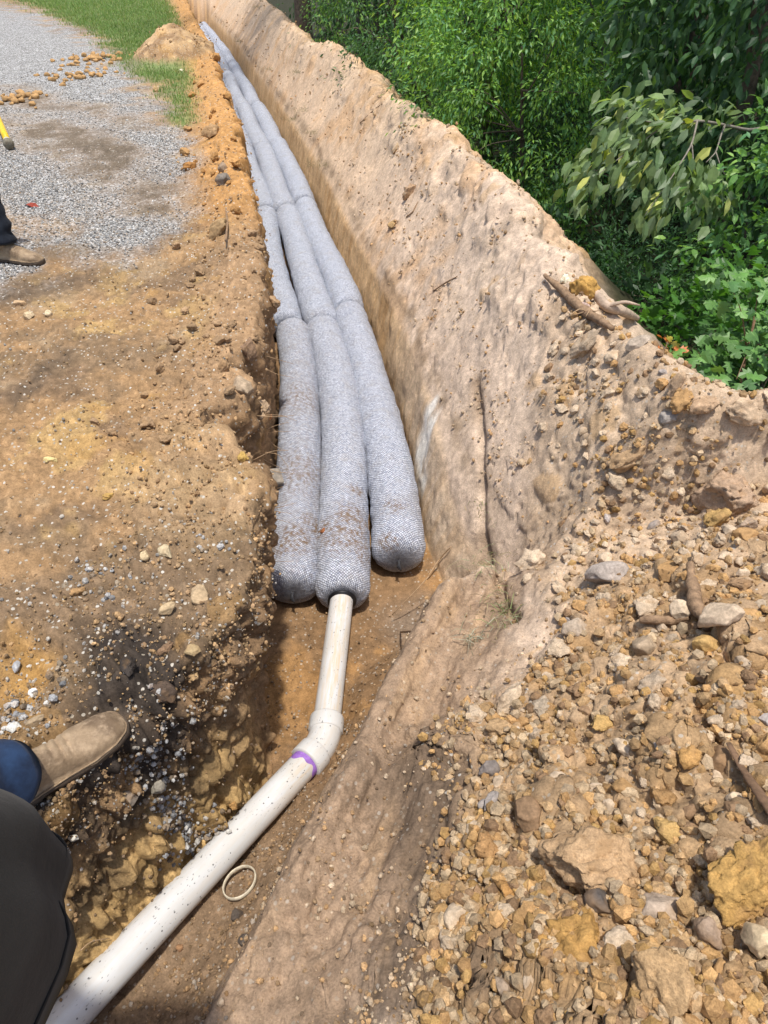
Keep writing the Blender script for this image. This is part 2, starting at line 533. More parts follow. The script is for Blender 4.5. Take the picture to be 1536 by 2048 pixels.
_xlb = tab((-3, -3.09), (1.25, -.435), (1.45, -.47), (1.7, -.55), (2.2, -.63), (60, -.63))
XLB = lambda y: np.where(y > 2.3, XM(y) - .435, _xlb(y)) * 1.0
_xll = tab((-3, -3.153), (.6, -.908), (1.1, -.596), (1.33, -.44), (1.5, -.42), (1.91, -.47), (2.84, -.555), (3.58, -.655),
           (4.52, -.81), (5.63, -1.05), (6.36, -1.20), (8.39, -1.60), (9.86, -1.96), (12.34, -2.58), (15.43, -3.35),
           (19.1, -4.34), (25.9, -6.1), (60, -15.5), (500, -150))
_xr = tab((-3, -1.915), (.5, -.475), (1.3, -.135), (1.80, .055), (1.92, .14), (2.03, .40), (2.2, .44), (2.45, .32), (2.8, .235), (3.5, .185), (4.12, .10), (4.88, -.03), (60, -.03), w=.12)
XR = lambda y: np.where(y > 4.9, XM(y) + .42, _xr(y))
FLOOR = tab((-3, -.3), (0, -.64), (.5, -.76), (1.35, -.925), (2.2, -1.04), (60, -1.04), w=.4)
XC = tab((-3, 1.5), (1.5, 1.3), (2.31, 1.12), (2.56, 1.11), (3.26, .98), (4.0, .86), (4.91, .80), (5.58, .67), (7.0, .43), (7.49, .36), (8.29, .10),
         (11.4, -.50), (14.3, -1.47), (21.8, -3.1), (60, -13.2), w=.35)
def YC(x): return np.interp(x, [-50, 1.12, 1.18, 1.39, 2.5, 5, 50], [2.31, 2.31, 2.2, 2.1, 1.75, 1.1, -8])

PILE = P(352, 122, 0.0)
def Hsurf(x, y):
    """ground surface with the trench cut, before shear and relief"""
    fl = FLOOR(y)
    und = 0.02 * fbm(x * .8, y * .8, 0 * x, 5, 3)
    # left ground with rim of spoil along the lip
    aL = XLB(y) - x
    rim = (0.13 * ss(3.0, 5.5, y) + 0.03) * np.exp(-((aL - .18) / .20) ** 2) * (0.75 + .6 * fbm(x * 2.2, y * 1.6, 0 * x, 9, 3))
    dp = np.hypot((x - PILE[0]) / .62, (y - PILE[1]) / .95)
    pile = 0.42 * np.clip(1 - dp * dp * .62, 0, 1) ** 1.3 * (1 + .35 * fbm(x * 2, y * 2, 0 * x, 21, 3))
    zl = und + np.maximum(rim, pile * 1.0)
    # right bank
    r = x - XR(y)
    rc = np.maximum(XC(y) - XR(y), .3)
    bl = ss(1.86, 2.12, y + .12 * fbm(x * 4, y * 4, 0 * x, 38, 2))
    q = np.clip((r - .09) / (rc - .09), 0, 1)
    zc = .30 + .10 * fbm(y * 1.25, x * .25, 0 * y, 31, 4, .6) * ss(2.5, 4, y)
    ww_ = .09 + .10 * (1 - ss(2.3, 3.4, y)); zw = -.60 + .05 * fbm(y * 1.7, 0 * y, 0 * y, 33, 3)
    q = np.clip((r - ww_) / (rc - ww_), 0, 1)
    # scalloped loads of spoil tipped side by side
    lob = .5 + .5 * np.sin(y * 4.1 + 1.3 * np.sin(y * 1.7) + 1.5 * fbm(y * .7, x * .6, 0 * x, 36, 2))
    prof_far = np.where(r < ww_, fl + (np.clip(r, 0, 9) / ww_) ** .8 * (zw - fl), zw + (zc - zw) * (.80 * q ** .85 + .20 * ss(0, 1, q)))
    prof_far = prof_far + (.075 * (lob - .5) * ss(.1, .6, q) + .055 * fbm(x * 2.0, y * 2.0, 0 * x, 34, 3, .5) * ss(0, .3, q) + .012 * fbm(x * 9, y * 9, 0 * x, 35, 3) * ss(0, .2, q)) * (1 - ss(14, 25, y))
    rk = [0, .05, .12, .28, .5, .8, 1.15, 1.6, 4]; zk = [0, .20, .40, .47, .58, .78, .97, 1.08, 1.2]
    prof_near = fl + .10 + .9 * np.interp(r, rk, zk) + (.11 * np.exp(-((r - .16) / .07) ** 2) - .015 * np.exp(-((r - .33) / .08) ** 2)) * ss(.3, .8, y) + .055 * fbm(x * 7, y * 7, 0 * x, 37, 4, .6) * ss(.02, .1, r)
    prof_near = np.minimum(prof_near, .30 + .02 * r)
    zr = prof_near * (1 - bl) + prof_far * bl
    g = np.minimum(x - XC(y), (y - YC(x)) * .95 + .02 * fbm(x * 6, y * 6, 0 * x, 3, 2))
    sg = np.log1p(np.exp(np.clip(g / .05, -40, 40))) * .05
    fall = np.minimum(.78 * sg, 3.1 + .5 * (1 - np.exp(-sg / 12)))
    zr = zr - fall
    # floor
    zf = fl + (.02 + .03 * (1 - ss(2.0, 2.3, y))) * fbm(x * 5, y * 5, 0 * x, 41, 4, .6) + .10 * ss(-.22, 0, r) * (1 - ss(2.0, 2.2, y))
    tl = ss(0, 1, aL / .085)
    z = np.where(aL > 0, zf + (zl - zf) * tl, np.where(r > 0, np.maximum(zr, -4), zf))
    # notches bitten into the left lip with a ledge
    return z, aL, r, g

A0, A1 = R_(-66), R_(67)
NT = 840
NR = 650
rr_ = np.r_[np.linspace(.12, .48, 10), np.geomspace(.5, 30, NR), np.geomspace(31.5, 600, 24)]
NRT = len(rr_)
TH = np.zeros((NRT, NT))
tf = np.linspace(A0, A1, 2600)
for i, r0 in enumerate(rr_):
    zz = Hsurf(r0 * np.sin(tf), r0 * np.cos(tf))[0]
    ds = np.hypot(np.diff(tf) * r0, np.diff(zz) * 1.0)
    arc = np.r_[0, np.cumsum(ds)]; arc /= arc[-1]
    un = (tf - A0) / (A1 - A0)
    w = .55 if r0 < 30 else 0.0
    mixd = (1 - w) * un + w * arc
    TH[i] = np.interp(np.linspace(0, 1, NT), mixd, tf)
# smooth across rings
for _ in range(6):
    TH[1:-1] = (TH[:-2] + 2 * TH[1:-1] + TH[2:]) / 4
back = np.linspace(A1, A0 + 2 * np.pi, 62)[1:-1]
TH = np.hstack([TH, np.repeat(back[None], NRT, 0)])
NC = TH.shape[1]
RRg = np.repeat(rr_[:, None], NC, 1)
K1 = int(np.searchsorted(rr_, 2.4)); RF = 3
fi = np.linspace(0, K1, K1 * RF + 1); i0 = np.minimum(fi.astype(int), K1 - 1); ft = (fi - i0)[:, None]
Rf = RRg[i0] * (1 - ft) + RRg[i0 + 1] * ft; Tf = TH[i0] * (1 - ft) + TH[i0 + 1] * ft
Zf = Hsurf((Rf * np.sin(Tf)).ravel(), (Rf * np.cos(Tf)).ravel())[0].reshape(Rf.shape)
dzf = np.abs(np.diff(Zf, axis=0)); arcz = np.vstack([np.zeros((1, NC)), np.cumsum(dzf, 0)]); tot = arcz[-1:] + .6
lin = fi[:, None] / K1
MX = (arcz * .75 + lin * (tot - .75 * arcz[-1:])) / tot
IDX = np.stack([np.interp(np.linspace(0, 1, K1 + 1), MX[:, c_], fi) for c_ in range(NC)], 1)
for _ in range(4):
    IDX[:, 1:-1] = (IDX[:, :-2] + 2 * IDX[:, 1:-1] + IDX[:, 2:]) / 4
ia = np.minimum(IDX.astype(int), K1 - 1); fa = IDX - ia; cc_ = np.arange(NC)[None, :]
RN = RRg[ia, cc_] * (1 - fa) + RRg[ia + 1, cc_] * fa; TN_ = TH[ia, cc_] * (1 - fa) + TH[ia + 1, cc_] * fa
RRg = RRg.copy(); RRg[:K1 + 1] = RN; TH[:K1 + 1] = TN_
X0 = (RRg * np.sin(TH)).ravel(); Y0 = (RRg * np.cos(TH)).ravel()
Z0, AL, RRt, GG = Hsurf(X0, Y0)
FLz = FLOOR(Y0)
# shear the left wall so that its lip stands where the photo shows it, bottom under it
up = ss(0, 1, (Z0 - FLz) / (0 - FLz + 1e-6))
lipdx = (_xll(Y0) - (XLB(Y0) - .085))
notch = -.13 * np.clip(fbm(Y0 * 2.3, 0 * Y0, 0 * Y0, 71, 3) + .05, 0, 1) * ss(1.7, 2.1, Y0) - .015 * (1 + fbm(Y0 * 9, Z0 * 3, 0 * Y0, 72, 2))
notch = notch - .27 * np.exp(-((Y0 - 2.42) / .20) ** 2) - .17 * np.exp(-((Y0 - 2.95) / .16) ** 2) + .05 * np.exp(-((Y0 - 1.95) / .15) ** 2)
left = (AL > -.01)
zw_unused = 0
dxs = np.where(left, (lipdx + notch * 1.0) * up * np.exp(-np.clip(AL - .1, 0, 9) / .35), 0)
X1 = X0 + dxs
BASE = np.stack([X1, Y0, Z0], 1)
G3 = BASE.reshape(NRT, NC, 3)
def gridnormals(G):
    du = np.gradient(G, axis=0)
    dv = np.empty_like(G); dv[:, 1:-1] = G[:, 2:] - G[:, :-2]
    dv[:, 0] = G[:, 1] - G[:, -1]; dv[:, -1] = G[:, 0] - G[:, -2]
    n = np.cross(dv, du); n /= np.linalg.norm(n, axis=2)[:, :, None] + 1e-12
    return n
NRM = gridnormals(G3).reshape(-1, 3)
if NRM[:, 2].mean() < 0: NRM = -NRM
x, y, z = BASE.T

# ---- zones ---------------------------------------------------------------
def zone(px, z0=0.0, soft=.12, wob=.12, seed=1, freq=2.2):
    poly = [tuple(P(u, v, z0)[:2]) for u, v in px]
    dist = np.hypot(x, y)
    w = wob * (dist / 3 + .3)
    sd = polysd(x + w * fbm(x * freq, y * freq, 0 * x, seed, 4), y + w * fbm(x * freq, y * freq, 0 * x, seed + 50, 4), poly)
    s = soft * (dist / 3 + .3)
    return ss(-s, s, sd)
isleft = (AL > .03) & (z > -.25)
isleftf = ss(-.02, .06, AL) * ss(-.35, -.05, z)
wallL = ((AL > -.01) & (AL < .10) & (z < -.04)).astype(float)
isright = RRt > 0
floor_m = ((AL <= 0) & (RRt <= 0)).astype(float)
wallR = ss(-.01, .02, RRt) * (1 - ss(.08, .14, RRt)) * ss(1.7, 2.4, y)
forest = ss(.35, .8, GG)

far = np.hypot(x, y)
A_ = lambda *c: np.array(c)[None, :]
def lay(c, col, m):
    return c * (1 - m[:, None]) + np.asarray(col)[None, :] * m[:, None]
nA = fbm(x * 1.7, y * 1.7, z * 1.7, 101, 5) ; nB = fbm(x * 7, y * 7, z * 7, 102, 4); nC = fbm(x * 25, y * 25, z * 25, 103, 3)

col = np.repeat(A_(.33, .205, .102), len(x), 0)            # yellow-brown clay
col = lay(col, (.225, .15, .085), ss(-.15, .3, nA + .7 * nB))
col = lay(col, (.20, .13, .075), ss(.1, .35, fbm(x * 3.3, y * 3.3, 0 * x, 131, 5, .65)) * .8)
col = lay(col, (.38, .275, .165), ss(.12, .4, fbm(x * 2.1 + 7, y * 2.1, 0 * x, 132, 5, .65)) * .6)
col = lay(col, (.44, .29, .12), ss(.15, .5, nB - .6 * nA) * .7)
# left zones
gravel = zone([(-900, -40), (0, 8), (90, 30), (150, 58), (240, 110), (262, 150), (300, 190), (335, 240), (372, 268), (395, 330),
               (400, 395), (428, 425), (395, 462), (300, 470), (240, 520), (130, 470), (30, 560), (-300, 640), (-900, 500)], seed=3, wob=.16, soft=.10, freq=4) * isleftf
mudp = np.maximum.reduce([
    zone([(0, 178), (60, 182), (240, 225), (330, 262), (250, 255), (100, 215), (0, 200)], seed=5, soft=.12) * .7,
    zone([(40, 250), (130, 240), (200, 268), (260, 300), (300, 330), (225, 372), (150, 340), (90, 300)], seed=6, soft=.14),
    zone([(180, 330), (260, 330), (300, 370), (395, 372), (390, 420), (300, 440), (220, 400)], seed=7, soft=.2) * .75,
    zone([(-200, 240), (30, 235), (60, 262), (-200, 262)], seed=8, soft=.2) * .6])
mudn = np.clip(mudp * 1.35 * (1.0 + .9 * nB), 0, 1)
grass_m = zone([(-200, -60), (30, 0), (120, 30), (190, 62), (262, 128), (300, 165), (352, 232), (384, 252), (408, 246), (404, 205), (392, 160), (378, 92), (362, 48), (330, 0), (260, -60)],
               seed=9, wob=.07, soft=.05) * isleftf
grassd = zone([(236, 128), (300, 150), (410, 180), (412, 235), (352, 236), (270, 160)], seed=10, soft=.12)
grassn = grass_m * (1 - .85 * grassd * ss(-.25, .25, nB + nA * .5)) * ss(-.9, -.35, nA + nB)
pilem = ss(.03, .12, (z - .05)) * ss(-.1, .25, 1.25 - np.hypot((x - PILE[0]) / .85, (y - PILE[1]) / 1.25)) * isleftf
grassn = grassn * (1 - np.clip(pilem * 1.5, 0, 1))
gravel = gravel * (1 - mudn) * (1 - grassn) * (1 - pilem)
col = lay(col, (.16, .125, .09), mudn * isleftf)
col = lay(col, (.20, .13, .065), grassd * grass_m)
col = lay(col, (.18, .23, .09), grassn)
darkstr = np.maximum.reduce([
    zone([(-200, 590), (60, 560), (190, 530), (260, 520), (240, 560), (100, 600), (-200, 640)], seed=12, soft=.12),
    zone([(60, 480), (200, 470), (330, 440), (400, 450), (380, 480), (240, 500), (150, 520)], seed=13, soft=.15),
    zone([(0, 790), (60, 730), (120, 700), (130, 720), (60, 800), (0, 830)], seed=14, soft=.06) * .8])
col = lay(col, (.13, .095, .065), darkstr * isleftf * .85)
orange = zone([(0, 395), (100, 430), (130, 470), (30, 500), (0, 480), (-200, 440)], seed=15, soft=.1)
col = lay(col, (.40, .22, .06), orange * isleftf * ss(0, .4, nB) * .8)
gravel = gravel * (1 - .5 * orange)
brownz = zone([(0, 1170), (150, 1130), (330, 1050), (520, 1080), (540, 1300), (440, 1500), (380, 1750), (300, 1990), (-300, 2100), (-300, 1250)], seed=16, soft=.10)
col = lay(col, (.20, .138, .085), brownz * (AL > -.05) * .8)
blackz = np.maximum(zone([(150, 1300), (230, 1260), (330, 1290), (430, 1390), (420, 1480), (330, 1530), (250, 1600), (250, 1720), (170, 1800), (110, 1760), (130, 1560), (180, 1400)], seed=17, soft=.09, z0=-.03),
                    zone([(140, 1600), (240, 1620), (250, 1760), (160, 1800)], seed=18, soft=.1, z0=-.3))
col = lay(col, (.055, .043, .034), blackz * (AL > -.05) * ss(-.7, .2, nB + .4))
yelz = zone([(0, 1290), (90, 1330), (90, 1430), (0, 1400)], seed=19, soft=.06)
col = lay(col, (.42, .24, .08), yelz * isleftf)
tanz = zone([(330, 880), (420, 860), (500, 900), (530, 1040), (430, 1100), (300, 1060), (250, 960)], seed=20, soft=.12)
col = lay(col, (.40, .27, .15), tanz * isleftf * .75)
# spoil rim along the lip, orange farther off
rimm = np.exp(-((AL - .16) / .17) ** 2) * isleftf
col = lay(col, (.36, .23, .125), np.clip(rimm * 1.3, 0, 1) * (1 - ss(4, 5.5, y)) * ss(1.9, 2.6, y))
rimw = np.clip(np.exp(-(np.clip(AL - .2, 0, 9) / .28) ** 2) * 1.2, 0, 1) * isleftf
col = lay(col, (.50, .27, .10), rimw * ss(4.3, 5.6, y) * ss(-.8, .1, nB + .3))
gravel = gravel * (1 - rimw); grassn = grassn * (1 - np.clip(rimw * 1.2, 0, 1))
col = lay(col, (.50, .335, .18), pilem)
col = lay(col, (.27, .17, .09), pilem * ss(.1, .4, nB + .25))
# left wall
col = lay(col, (.24, .15, .08), wallL * ss(0.9, 1.6, y))
col = lay(col, (.36, .22, .11), wallL * ss(-.1, .4, nB) * .7)
col = lay(col, (.44, .29, .125), wallL * (1 - ss(1.1, 1.5, y)) * ss(-.35, .1, -z - .55 + .3 * nB) )
# floor
col = lay(col, (.215, .13, .066), floor_m)
col = lay(col, (.31, .175, .072), floor_m * ss(.0, .5, nA + nB) * ss(1.2, 1.7, y))
col = lay(col, (.23, .155, .095), floor_m * (1 - ss(.9, 1.4, y)))
wetf = zone([(780, 1185), (860, 1150), (960, 1200), (1000, 1290), (900, 1290), (820, 1330)], z0=-.9, seed=23, soft=.12)
col = lay(col, (.20, .145, .10), wetf * (z < -.45))
# right bank
rb = ss(.0, .03, RRt)
bank = np.repeat(A_(.575, .44, .325), len(x), 0)
bank = lay(bank, (.58, .41, .26), ss(4, 9, y) * .7)
bank = lay(bank, (.56, .34, .17), ss(.0, .4, nA + .6 * nB) * ss(3.2, 5.0, y) * .6)
bank = lay(bank, (.54, .41, .29), ss(.0, .6, nB - nA) * .5)
heapm = zone([(1130, 640), (1540, 700), (1900, 900), (1900, 2300), (900, 2300), (860, 1980), (905, 1700), (930, 1500), (830, 1390), (840, 1290), (1010, 1270), (1180, 1180), (1130, 1000), (1100, 800)],
             z0=.1, seed=24, wob=.06, soft=.10) * rb
bank = lay(bank, (.42, .29, .175), heapm)
bank = lay(bank, (.36, .22, .10), heapm * ss(-.05, .35, nA * .8 + nB) * .9)
bank = lay(bank, (.33, .215, .11), heapm * (1 - ss(.7, 1.3, y)) * .5)
bank = lay(bank, (.53, .40, .28), heapm * ss(1.35, 1.8, y) * .75 * ss(-.6, .1, .3 - nB))
bank = lay(bank, (.46, .335, .225), heapm * ss(.1, .5, -nA + nB * .5) * ss(1.0, 1.8, y) * .8)
scr = (1 - ss(.42, .62, RRt + .1 * nB)) * (1 - ss(1.75, 2.2, y)) * rb          # scraped side of the near trench
bank = lay(bank, (.31, .215, .14), scr)
bank = lay(bank, (.40, .27, .16), scr * ss(0, .4, fbm((x * .923 - y * .386) * 16, (x * .386 + y * .923) * 2.5, 0 * x, 77, 4)) * .8)
dkr = zone([(700, 1560), (860, 1480), (950, 1600), (900, 1760), (980, 1900), (960, 2100), (700, 2100), (800, 1850)], z0=-.3, seed=25, soft=.16)
bank = lay(bank, (.15, .105, .07), dkr * (1 - ss(.75, .95, RRt)) * ss(-.8, .0, nA + nB + .25) * .95 * (1 - ss(1.8, 2, y)))
white = zone([(838, 735), (862, 745), (856, 790), (838, 828), (800, 826), (806, 790), (822, 752)], z0=-.36, seed=26, soft=.02, wob=.10, freq=6)
bank = lay(bank, (.80, .75, .66), white * ss(-.5, .1, nC + .2))
col = col * (1 - rb[:, None]) + bank * rb[:, None]
wr = wallR * (1 - ss(-.62, -.52, z + .03 * nB))
wn_ = 1 - ss(3.0, 5.5, y)
col = lay(col, (.60, .40, .21), wr)
col = lay(col, (.56, .44, .32), wr * wn_ * .85)
col = lay(col, (.48, .29, .13), wr * (1 - .7 * wn_) * ss(0, .5, fbm(y * 22, z * 3, 0 * x, 81, 3)))
ledge = np.exp(-((z + .50) / .05) ** 2) * ss(.04, .09, RRt) * (1 - ss(.2, .3, RRt)) * ss(1.9, 2.3, y)
col = lay(col, (.20, .14, .085), ledge * ss(-.4, .3, nB) * .8)
col = lay(col, (.80, .75, .66), white * ss(-.5, .1, nC + .2) * rb)
ckp = [P(u, v, -.42)[:2] for u, v in ((948, 800), (962, 880), (968, 960), (988, 1030), (1000, 1100), (1004, 1180), (1022, 1265))]
dck = np.full(x.shape, 9.)
wx_ = x + .02 * fbm(x * 7, y * 7, z * 7, 441, 3); wy_ = y
for (a_, b_) in zip(ckp[:-1], ckp[1:]):
    ex_, ey_ = b_ - a_; t_ = np.clip(((wx_ - a_[0]) * ex_ + (wy_ - a_[1]) * ey_) / (ex_ ** 2 + ey_ ** 2), 0, 1)
    dck = np.minimum(dck, np.hypot(wx_ - a_[0] - t_ * ex_, wy_ - a_[1] - t_ * ey_))
crev = np.exp(-(dck / .016) ** 2) * rb * ss(-.5, .1, nB + .3)
col = lay(col, (.22, .15, .095), np.exp(-(dck / .04) ** 2) * rb * ss(-.3, .5, nB + .2) * .8)
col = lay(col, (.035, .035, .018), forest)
speck = np.clip(isleftf * .9 + heapm * .6 + scr * .35 + floor_m * .5 + rimw * .4, 0, 1) * (1 - forest) * (1 - grassn)
col = np.clip(col * (1 + .16 * nC[:, None]), .008, .9)

# ---- relief --------------------------------------------------------------
fade = 1 / (1 + (far / 9) ** 2)
rutd = (x * .55 + y * .83); ruts = fbm((x * .83 - y * .55) * 2.2, rutd * 9, 0 * x, 221, 4, .6)
disp = .024 * isleftf * (1 - grassn) * (1 - gravel) * (ruts - .6 * np.clip(1 - 6 * np.abs(ruts), 0, 1)) * (far < 9) + .010 * fbm(x * 6, y * 6, z * 6, 201, 4) + .006 * fbm(x * 30, y * 30, z * 30, 202, 3)
rub = np.clip(heapm * .95 + .55 * rimw + .35 * tanz * isleftf + .6 * pilem + .6 * ss(-.02, .02, (x - XC(y) + .30)) * ss(-.4, .2, nB) * ss(2.5, 3, y) * rb, 0, 1)
rub = rub * (1 - forest) * (1 - .45 * heapm * ss(1.4, 1.9, y))
idx = np.where((rub > .03) & (far < 30))[0]
xx, yy, zz = x[idx], y[idx], z[idx]
h1, i1 = stones3(xx, yy, zz, .15, 301, .6)
h2, i2 = stones3(xx, yy, zz, .06, 302, .8)
h3, i3 = stones3(xx, yy, zz, .027, 303, .85)
dd = np.maximum(h1 * .15 * .72, h2 * .06 * .95) + h3 * .027 * .7
disp[idx] += rub[idx] * (dd + .008 * fbm(xx * 14, yy * 14, zz * 14, 304, 3))
cidx = col[idx]
mcol = (.75 + .5 * i2)[:, None]
yel = ss(.72, .9, i1)[:, None] * (h1 > .1)[:, None]
cidx = cidx * (1 + (mcol - 1) * .6 * rub[idx][:, None])
cidx = cidx * (1 - .35 * yel) + np.array([.42, .24, .075])[None] * .35 * yel
col[idx] = cidx
# medium crumb on clay, black soil, near-trench wall
mid = np.clip(isleftf * (.8 + .5 * brownz + .6 * blackz + .5 * darkstr) * (1 - gravel) * (1 - grassn) + wallL * .9 + scr * .28 + floor_m * .35 * (1 - ss(2.1, 2.3, y)), 0, 1)
idx = np.where((mid > .03) & (far < 8))[0]
xx, yy, zz = x[idx], y[idx], z[idx]
h2, i2 = stones3(xx, yy, zz, .055, 312, .55)
h3, i3 = stones3(xx, yy, zz, .022, 313, .8)
bl_ = (.4 + .9 * (blackz + brownz * .4 + wallL)[idx])
disp[idx] += mid[idx] * (h2 * .055 * .7 * bl_ + h3 * .022 * .7 + bl_ * .012 * fbm(xx * 16, yy * 16, zz * 16, 314, 3))
col[idx] *= (1 + .35 * (i3 - .5) * mid[idx])[:, None]
# left wall: broken blocks
w = wallL * ss(1.2, 1.6, y)
disp += w * (.035 * fbm(y * 7, z * 7, x * 3, 401, 3) + .012 * fbm(y * 30, z * 20, 0 * x, 402, 3)) * (.3 + .7 * fade)
w2 = wallL * (1 - ss(1.2, 1.6, y))
sdir = (x * .53 + y * .85)
disp += w2 * (.035 * fbm(x * 13, y * 13, z * 13, 403, 5, .6) + .010 * fbm(sdir * 4, z * 30, 0 * x, 404, 3)) - .01 * w2
# right wall: bucket tooth marks
disp += wr * (.016 * fbm(y * 20, z * 2, 0 * x, 405, 3) + .02 * fbm(x * 5, y * 5, z * 5, 421, 3)) * (.35 + .65 * fade)
# scraped slope: long ribs
ex = x * .923 - y * .386; ey = x * .386 + y * .923
disp += scr * (.022 * fbm(ex * 13, ey * 1.8, 0 * x, 406, 4) + .010 * fbm(ex * 40, ey * 6, 0 * x, 407, 3))
# sandy bank: soft slumps and small cracks
sb = rb * (1 - heapm) * (1 - scr) * (1 - forest) * (z > -.5)
ridg = 1 - np.abs(fbm(x * 6, y * 6, z * 6, 408, 4)) * 2.2
disp += sb * (.020 * fbm(x * 1.8, y * 1.8, z * 1.8, 409, 3) - .006 * np.clip(ridg, 0, 1) ** 5 * (.3 + .7 * fade) * ss(-.3, .4, nB))
cl_ = ss(-.05, .35, fbm(x * 1.9, y * 1.9, z * 1.9, 431, 3) + .35 * ss(-.35, .2, z))
ib = np.where((sb > .1) & (far < 16))[0]
hb, hbi = stones3(x[ib], y[ib], z[ib], .075, 432, .8); hb2, _ = stones3(x[ib], y[ib], z[ib], .034, 433, .85)
crb = ss(-.34, -.10, (x - XC(y))[ib]) * (1 - ss(.1, .3, GG[ib])) * (.4 + .6 * ss(-.3, .3, nB[ib]))
hc, _ = stones3(x[ib], y[ib], z[ib], .17, 436, .7)
disp[ib] += sb[ib] * (crb * (.075 * hc + .02 * hb) + (.03 + .55 * cl_[ib] ** 2) * (.022 * hb + .016 * hb2) + .007 * fbm(x[ib] * 11, y[ib] * 11, z[ib] * 11, 434, 4))
col[ib] = np.clip(col[ib] * (1 + .16 * (hbi - .5) * cl_[ib])[:, None], 0, .9)
ck = np.abs(fbm(x * 3.1 + 3, y * 3.1, z * 3.1, 435, 4)); crk = np.exp(-(ck / .018) ** 2) * ss(.0, .25, nA + .3) * sb * (far < 9)
disp -= .018 * crk + .035 * crev
st, sid = stones3(x[sb > .1], y[sb > .1], z[sb > .1], .045, 410, .10)
disp[sb > .1] += sb[sb > .1] * st * .022 * ss(-.1, .5, nA[sb > .1])
disp += gravel * .004 * fbm(x * 60, y * 60, 0 * x, 411, 2)
disp *= np.where(far > 30, 0, 1)
for (ba, bb) in (((-.935, .720), (-.695, .978)), ((-2.50, 4.34), (-2.19, 4.27)), ((-.95, -.10), (-.80, .14)), ((-2.95, 4.75), (-2.67, 4.70))):
    ba = np.array(ba); bb = np.array(bb); e_ = bb - ba
    t_ = np.clip(((x - ba[0]) * e_[0] + (y - ba[1]) * e_[1]) / (e_ @ e_), 0, 1)
    dft = np.hypot(x - ba[0] - t_ * e_[0], y - ba[1] - t_ * e_[1])
    fm = (1 - ss(.045, .085, dft)) * ss(-.07, -.03, z)
    BASE[:, 2] = BASE[:, 2] * (1 - fm) + (-.004) * fm
    disp *= 1 - fm
PT = BASE + NRM * disp[:, None]
# ruts on the clay pad
NRM = gridnormals(PT.reshape(NRT, NC, 3)).reshape(-1, 3)
i, j = np.meshgrid(np.arange(NRT - 1), np.arange(NC), indexing='ij')
a = i * NC + j; b = i * NC + (j + 1) % NC
FQ = np.stack([a, b, b + NC, a + NC], -1).reshape(-1, 4)
if np.mean(np.cross(PT[FQ[:500, 1]] - PT[FQ[:500, 0]], PT[FQ[:500, 2]] - PT[FQ[:500, 0]])[:, 2]) < 0:
    FQ = FQ[:, ::-1]
if NRM[:, 2].mean() < 0: NRM = -NRM
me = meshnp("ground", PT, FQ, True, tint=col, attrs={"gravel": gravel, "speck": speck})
# close the small hole under the viewpoint
ground = mkobj("ground", me, M['soil'])
tag(ground, kind='structure')
cv = PT[:NC]
cm = meshnp("ground_under_viewpoint", np.vstack([cv, cv.mean(0)]), np.array([(k, (k + 1) % NC, NC) for k in range(NC)]), True,
            tint=np.vstack([col[:NC], col[:NC].mean(0)]), attrs={"gravel": np.zeros(NC + 1), "speck": np.ones(NC + 1)})
tag(mkobj("ground", cm, M['soil']), kind='structure')

PU, PV, PDp = proj(PT)
INV = (PDp > .1) & (PU > -150) & (PU < 1700) & (PV > -150) & (PV < 2200)
_ii = np.where(INV)[0]; _u = PU[_ii]; _v = PV[_ii]; _d = PDp[_ii]
def hit(u, v, rad=5):
    """ground vertex seen at photo point (u, v): where a thing lying there stands"""
    for k in (rad, rad * 2, rad * 5, rad * 15):
        m = np.where((np.abs(_u - u) < k) & (np.abs(_v - v) < k))[0]
        if len(m): break
    if not len(m): return Vector(P(u, v, 0)), Vector((0, 0, 1))
    dm = _d[m].min()
    m = m[_d[m] < dm + .12 + .02 * dm]
    c = m[np.argmin((_u[m] - u) ** 2 + (_v[m] - v) ** 2)]
    g = _ii[c]
    return Vector(PT[g]), Vector(NRM[g])

# ================================================================= stones
def icos(sub):
    t = (1 + 5 ** .5) / 2
    V = [(-1, t, 0), (1, t, 0), (-1, -t, 0), (1, -t, 0), (0, -1, t), (0, 1, t), (0, -1, -t), (0, 1, -t), (t, 0, -1), (t, 0, 1), (-t, 0, -1), (-t, 0, 1)]
    F = [(0, 11, 5), (0, 5, 1), (0, 1, 7), (0, 7, 10), (0, 10, 11), (1, 5, 9), (5, 11, 4), (11, 10, 2), (10, 7, 6), (7, 1, 8), (3, 9, 4), (3, 4, 2), (3, 2, 6), (3, 6, 8), (3, 8, 9), (4, 9, 5), (2, 4, 11), (6, 2, 10), (8, 6, 7), (9, 8, 1)]
    V = [np.array(v) / np.linalg.norm(v) for v in V]
    for _ in range(sub):
        c = {}; F2 = []
        def mid_(a, b):
            k = (min(a, b), max(a, b))
            if k not in c:
                m = V[a] + V[b]; V.append(m / np.linalg.norm(m)); c[k] = len(V) - 1
            return c[k]
        for a, b, d in F:
            ab, bd, da = mid_(a, b), mid_(b, d), mid_(d, a)
            F2 += [(a, ab, da), (b, bd, ab), (d, da, bd), (ab, bd, da)]
        F = F2
    return np.array(V), np.array(F)
I0, I1, I3, I4 = icos(0), icos(1), icos(3), icos(4)

